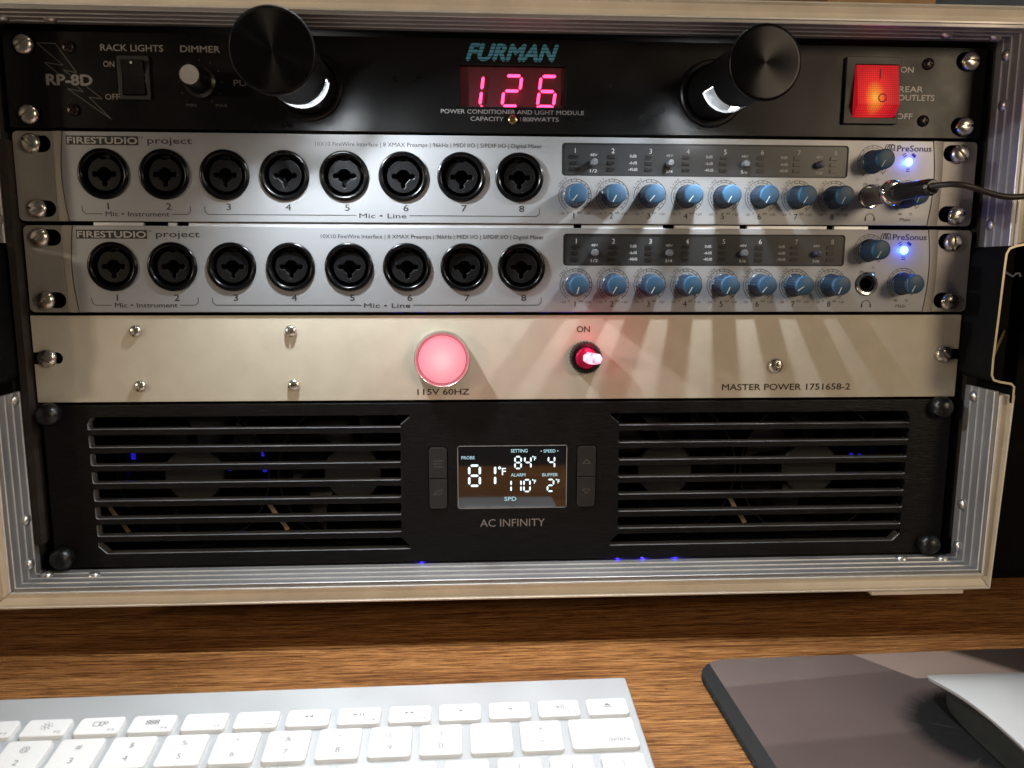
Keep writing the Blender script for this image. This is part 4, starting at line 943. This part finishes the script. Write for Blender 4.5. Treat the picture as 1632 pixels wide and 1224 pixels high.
    bp = N.new('ShaderNodeBump'); bp.inputs['Strength'].default_value = .4; bp.inputs['Distance'].default_value = .0002; L.new(n3.outputs[0], bp.inputs['Height']); L.new(bp.outputs[0], b.inputs['Normal'])
    return m
PX, PY = 86.6, -49.5
pad = thing('mouse_pad', 'dark mouse pad with a brown and black printed picture, right of the keyboard', 'mouse pad', (PX, PY, -302.9))
prot = math.radians(1.2)
pad.rotation_euler = (0, 0, prot)
part('cloth_top', flat(plate('cloth', rrect(.4, 229.6, -199.6, -.4, 17, 10), [], .5, pad_mat(), 0.05, 0)), pad, (0, 0, 3.0), local=True)
part('rubber_base', flat(plate('base', rrect(0, 230, -200, 0, 17.4, 10), [], 2.4, M['padedge'], .4, 0)), pad, (0, 0, 2.45), local=True)
b = B(); random.seed(3)
def outl(n):
    P = rrect(0, 230, -200, 0, 17.4, 10); P.append(P[0]); segs = [(P[i], P[i+1], math.dist(P[i], P[i+1])) for i in range(len(P)-1)]; tot = sum(s_[2] for s_ in segs)
    for k in range(n):
        d = tot*k/n
        for a, c, l in segs:
            if d <= l and l > 0: yield (a[0]+(c[0]-a[0])*d/l, a[1]+(c[1]-a[1])*d/l, (c[1]-a[1])/l, -(c[0]-a[0])/l); break
            d -= l
for (x, y, nx, ny) in outl(2600):
    if y < -130 or x > 190: continue
    for q in range(2):
        z0 = random.uniform(.4, 2.9); L_ = random.uniform(.4, 1.1); a = random.uniform(-.5, .5); s_ = random.choice((1, 1, 1, 1))
        dx, dy = nx*L_-ny*a*.8, ny*L_+nx*a*.8; xx, y2 = x-nx*.2, y-ny*.2
        b.add([(xx-ny*.09, y2+nx*.09, z0), (xx+ny*.09, y2-nx*.09, z0), (xx+dx, y2+dy, z0+random.uniform(-.6, .4))], [(0, 1, 2)], 1 if random.random() < .16 else 0)
part('frayed_edge', b.mesh('fuzz', [M['padedge'], M['greyink']]), pad, local=True, kind='stuff')

# ------------------------------------------------------------------ mouse
ms = thing('mouse', 'white low arched computer mouse resting on the printed mouse pad', 'mouse', (207, -138, -299.8))
def mouse_shell(w, l, z_edge, z_mid, ztop, e=4.2, under=False):
    nu, nv = 28, 44; vs = []; fs = []
    def zt(u, v): # u,v in -1..1
        return z_edge+(ztop-z_edge)*(1-abs(v)**2.3)*(1-.16*abs(u)**2.2)-0.9*abs(u)**6*(1-abs(v)**3)
    for j in range(nv+1):
        v = -1+2*j/nv
        for i in range(nu+1):
            u = -1+2*i/nu
            # square -> superellipse
            m_ = max(abs(u), abs(v)) or 1; n_ = (abs(u)**e+abs(v)**e)**(1/e) or 1; k = m_/n_
            uu, vv = u*k, v*k
            vs.append((uu*w/2, vv*l/2, zt(uu, vv)))
    for j in range(nv):
        for i in range(nu): a = j*(nu+1)+i; fs.append((a, a+1, a+nu+2, a+nu+1))
    # thickness skirt
    ring = [i for i in range(nu+1)]+[j*(nu+1)+nu for j in range(1, nv+1)]+[nv*(nu+1)+i for i in range(nu-1, -1, -1)]+[j*(nu+1) for j in range(nv-1, 0, -1)]
    base = len(vs)
    for r in ring: x, y, z = vs[r]; vs.append((x*.985, y*.992, z-(1.4 if not under else z-.6)))
    n = len(ring)
    for k in range(n): fs.append((ring[k], ring[(k+1) % n], base+(k+1) % n, base+k))
    fs.append(tuple(base+k for k in range(n)))
    return vs, fs
vs, fs = mouse_shell(57.5, 113, 7.0, 16, 21.5, 6.0); part('top_shell', mesh_from('shell', vs, fs, M['mouse'], None, 55), ms, local=True)
vs, fs = mouse_shell(49, 104, 4.6, 14, 18.0, 4.0, True); part('base', mesh_from('base', vs, fs, M['mousebase'], None, 55), ms, local=True)
b = B()
for x in (-14, 14): b.box(x-1, x+1, -45, 45, 0, .7)
part('glide_rail', b.mesh('rails', M['blackmatt']), ms, local=True)

b = B(); random.seed(11)
for k in range(90):
    x, y, r_ = random.uniform(-240, 250), random.uniform(-165, -20), random.uniform(.12, .38)
    b.add([(x+r_*math.cos(a)*random.uniform(.6, 1.3), y+r_*math.sin(a), -302.98+random.uniform(0, .12)) for a in (0, 1.3, 2.5, 3.8, 5.1)], [(0, 1, 2, 3, 4)], k % 2)
b.add([(-187+.9*math.cos(a), -66+.7*math.sin(a), -302.9) for a in (0, 1, 2, 3, 4, 5)], [(0, 1, 2, 3, 4, 5)], 0)
top('dust', b.mesh('dust', [M['brown'], M['greyink']]), kind='stuff')
dc = thing('dark_filler', 'plain black cabinet put in to darken the area right of the rack case', 'filler', (440, 46, -303))  # added black box, fills the dark area beside the case
b = B(); b.box(268, 640, 47, 380, -302.8, 60); part('filler_body', b.mesh('cab', M['void']), dc)
b = B(); b.box(272, 636, 44.5, 46.8, -298, 56); part('filler_front', b.mesh('cl', M['void']), dc)
# ------------------------------------------------------------------ things on top of the case
b = B(); b.box(166, 224, 20, 110, 11.3, 60); ob = b.mesh('cb', M['cord']); top('cardboard_box', ob, 'tan cardboard box on top of the case, left of the blue binder', 'box')
b = B(); b.box(226, 310, 25, 150, 11.4, 44); top('binder', b.mesh('bn', M['bluecloth']), 'dark blue binder lying on top of the case at the far right', 'binder')
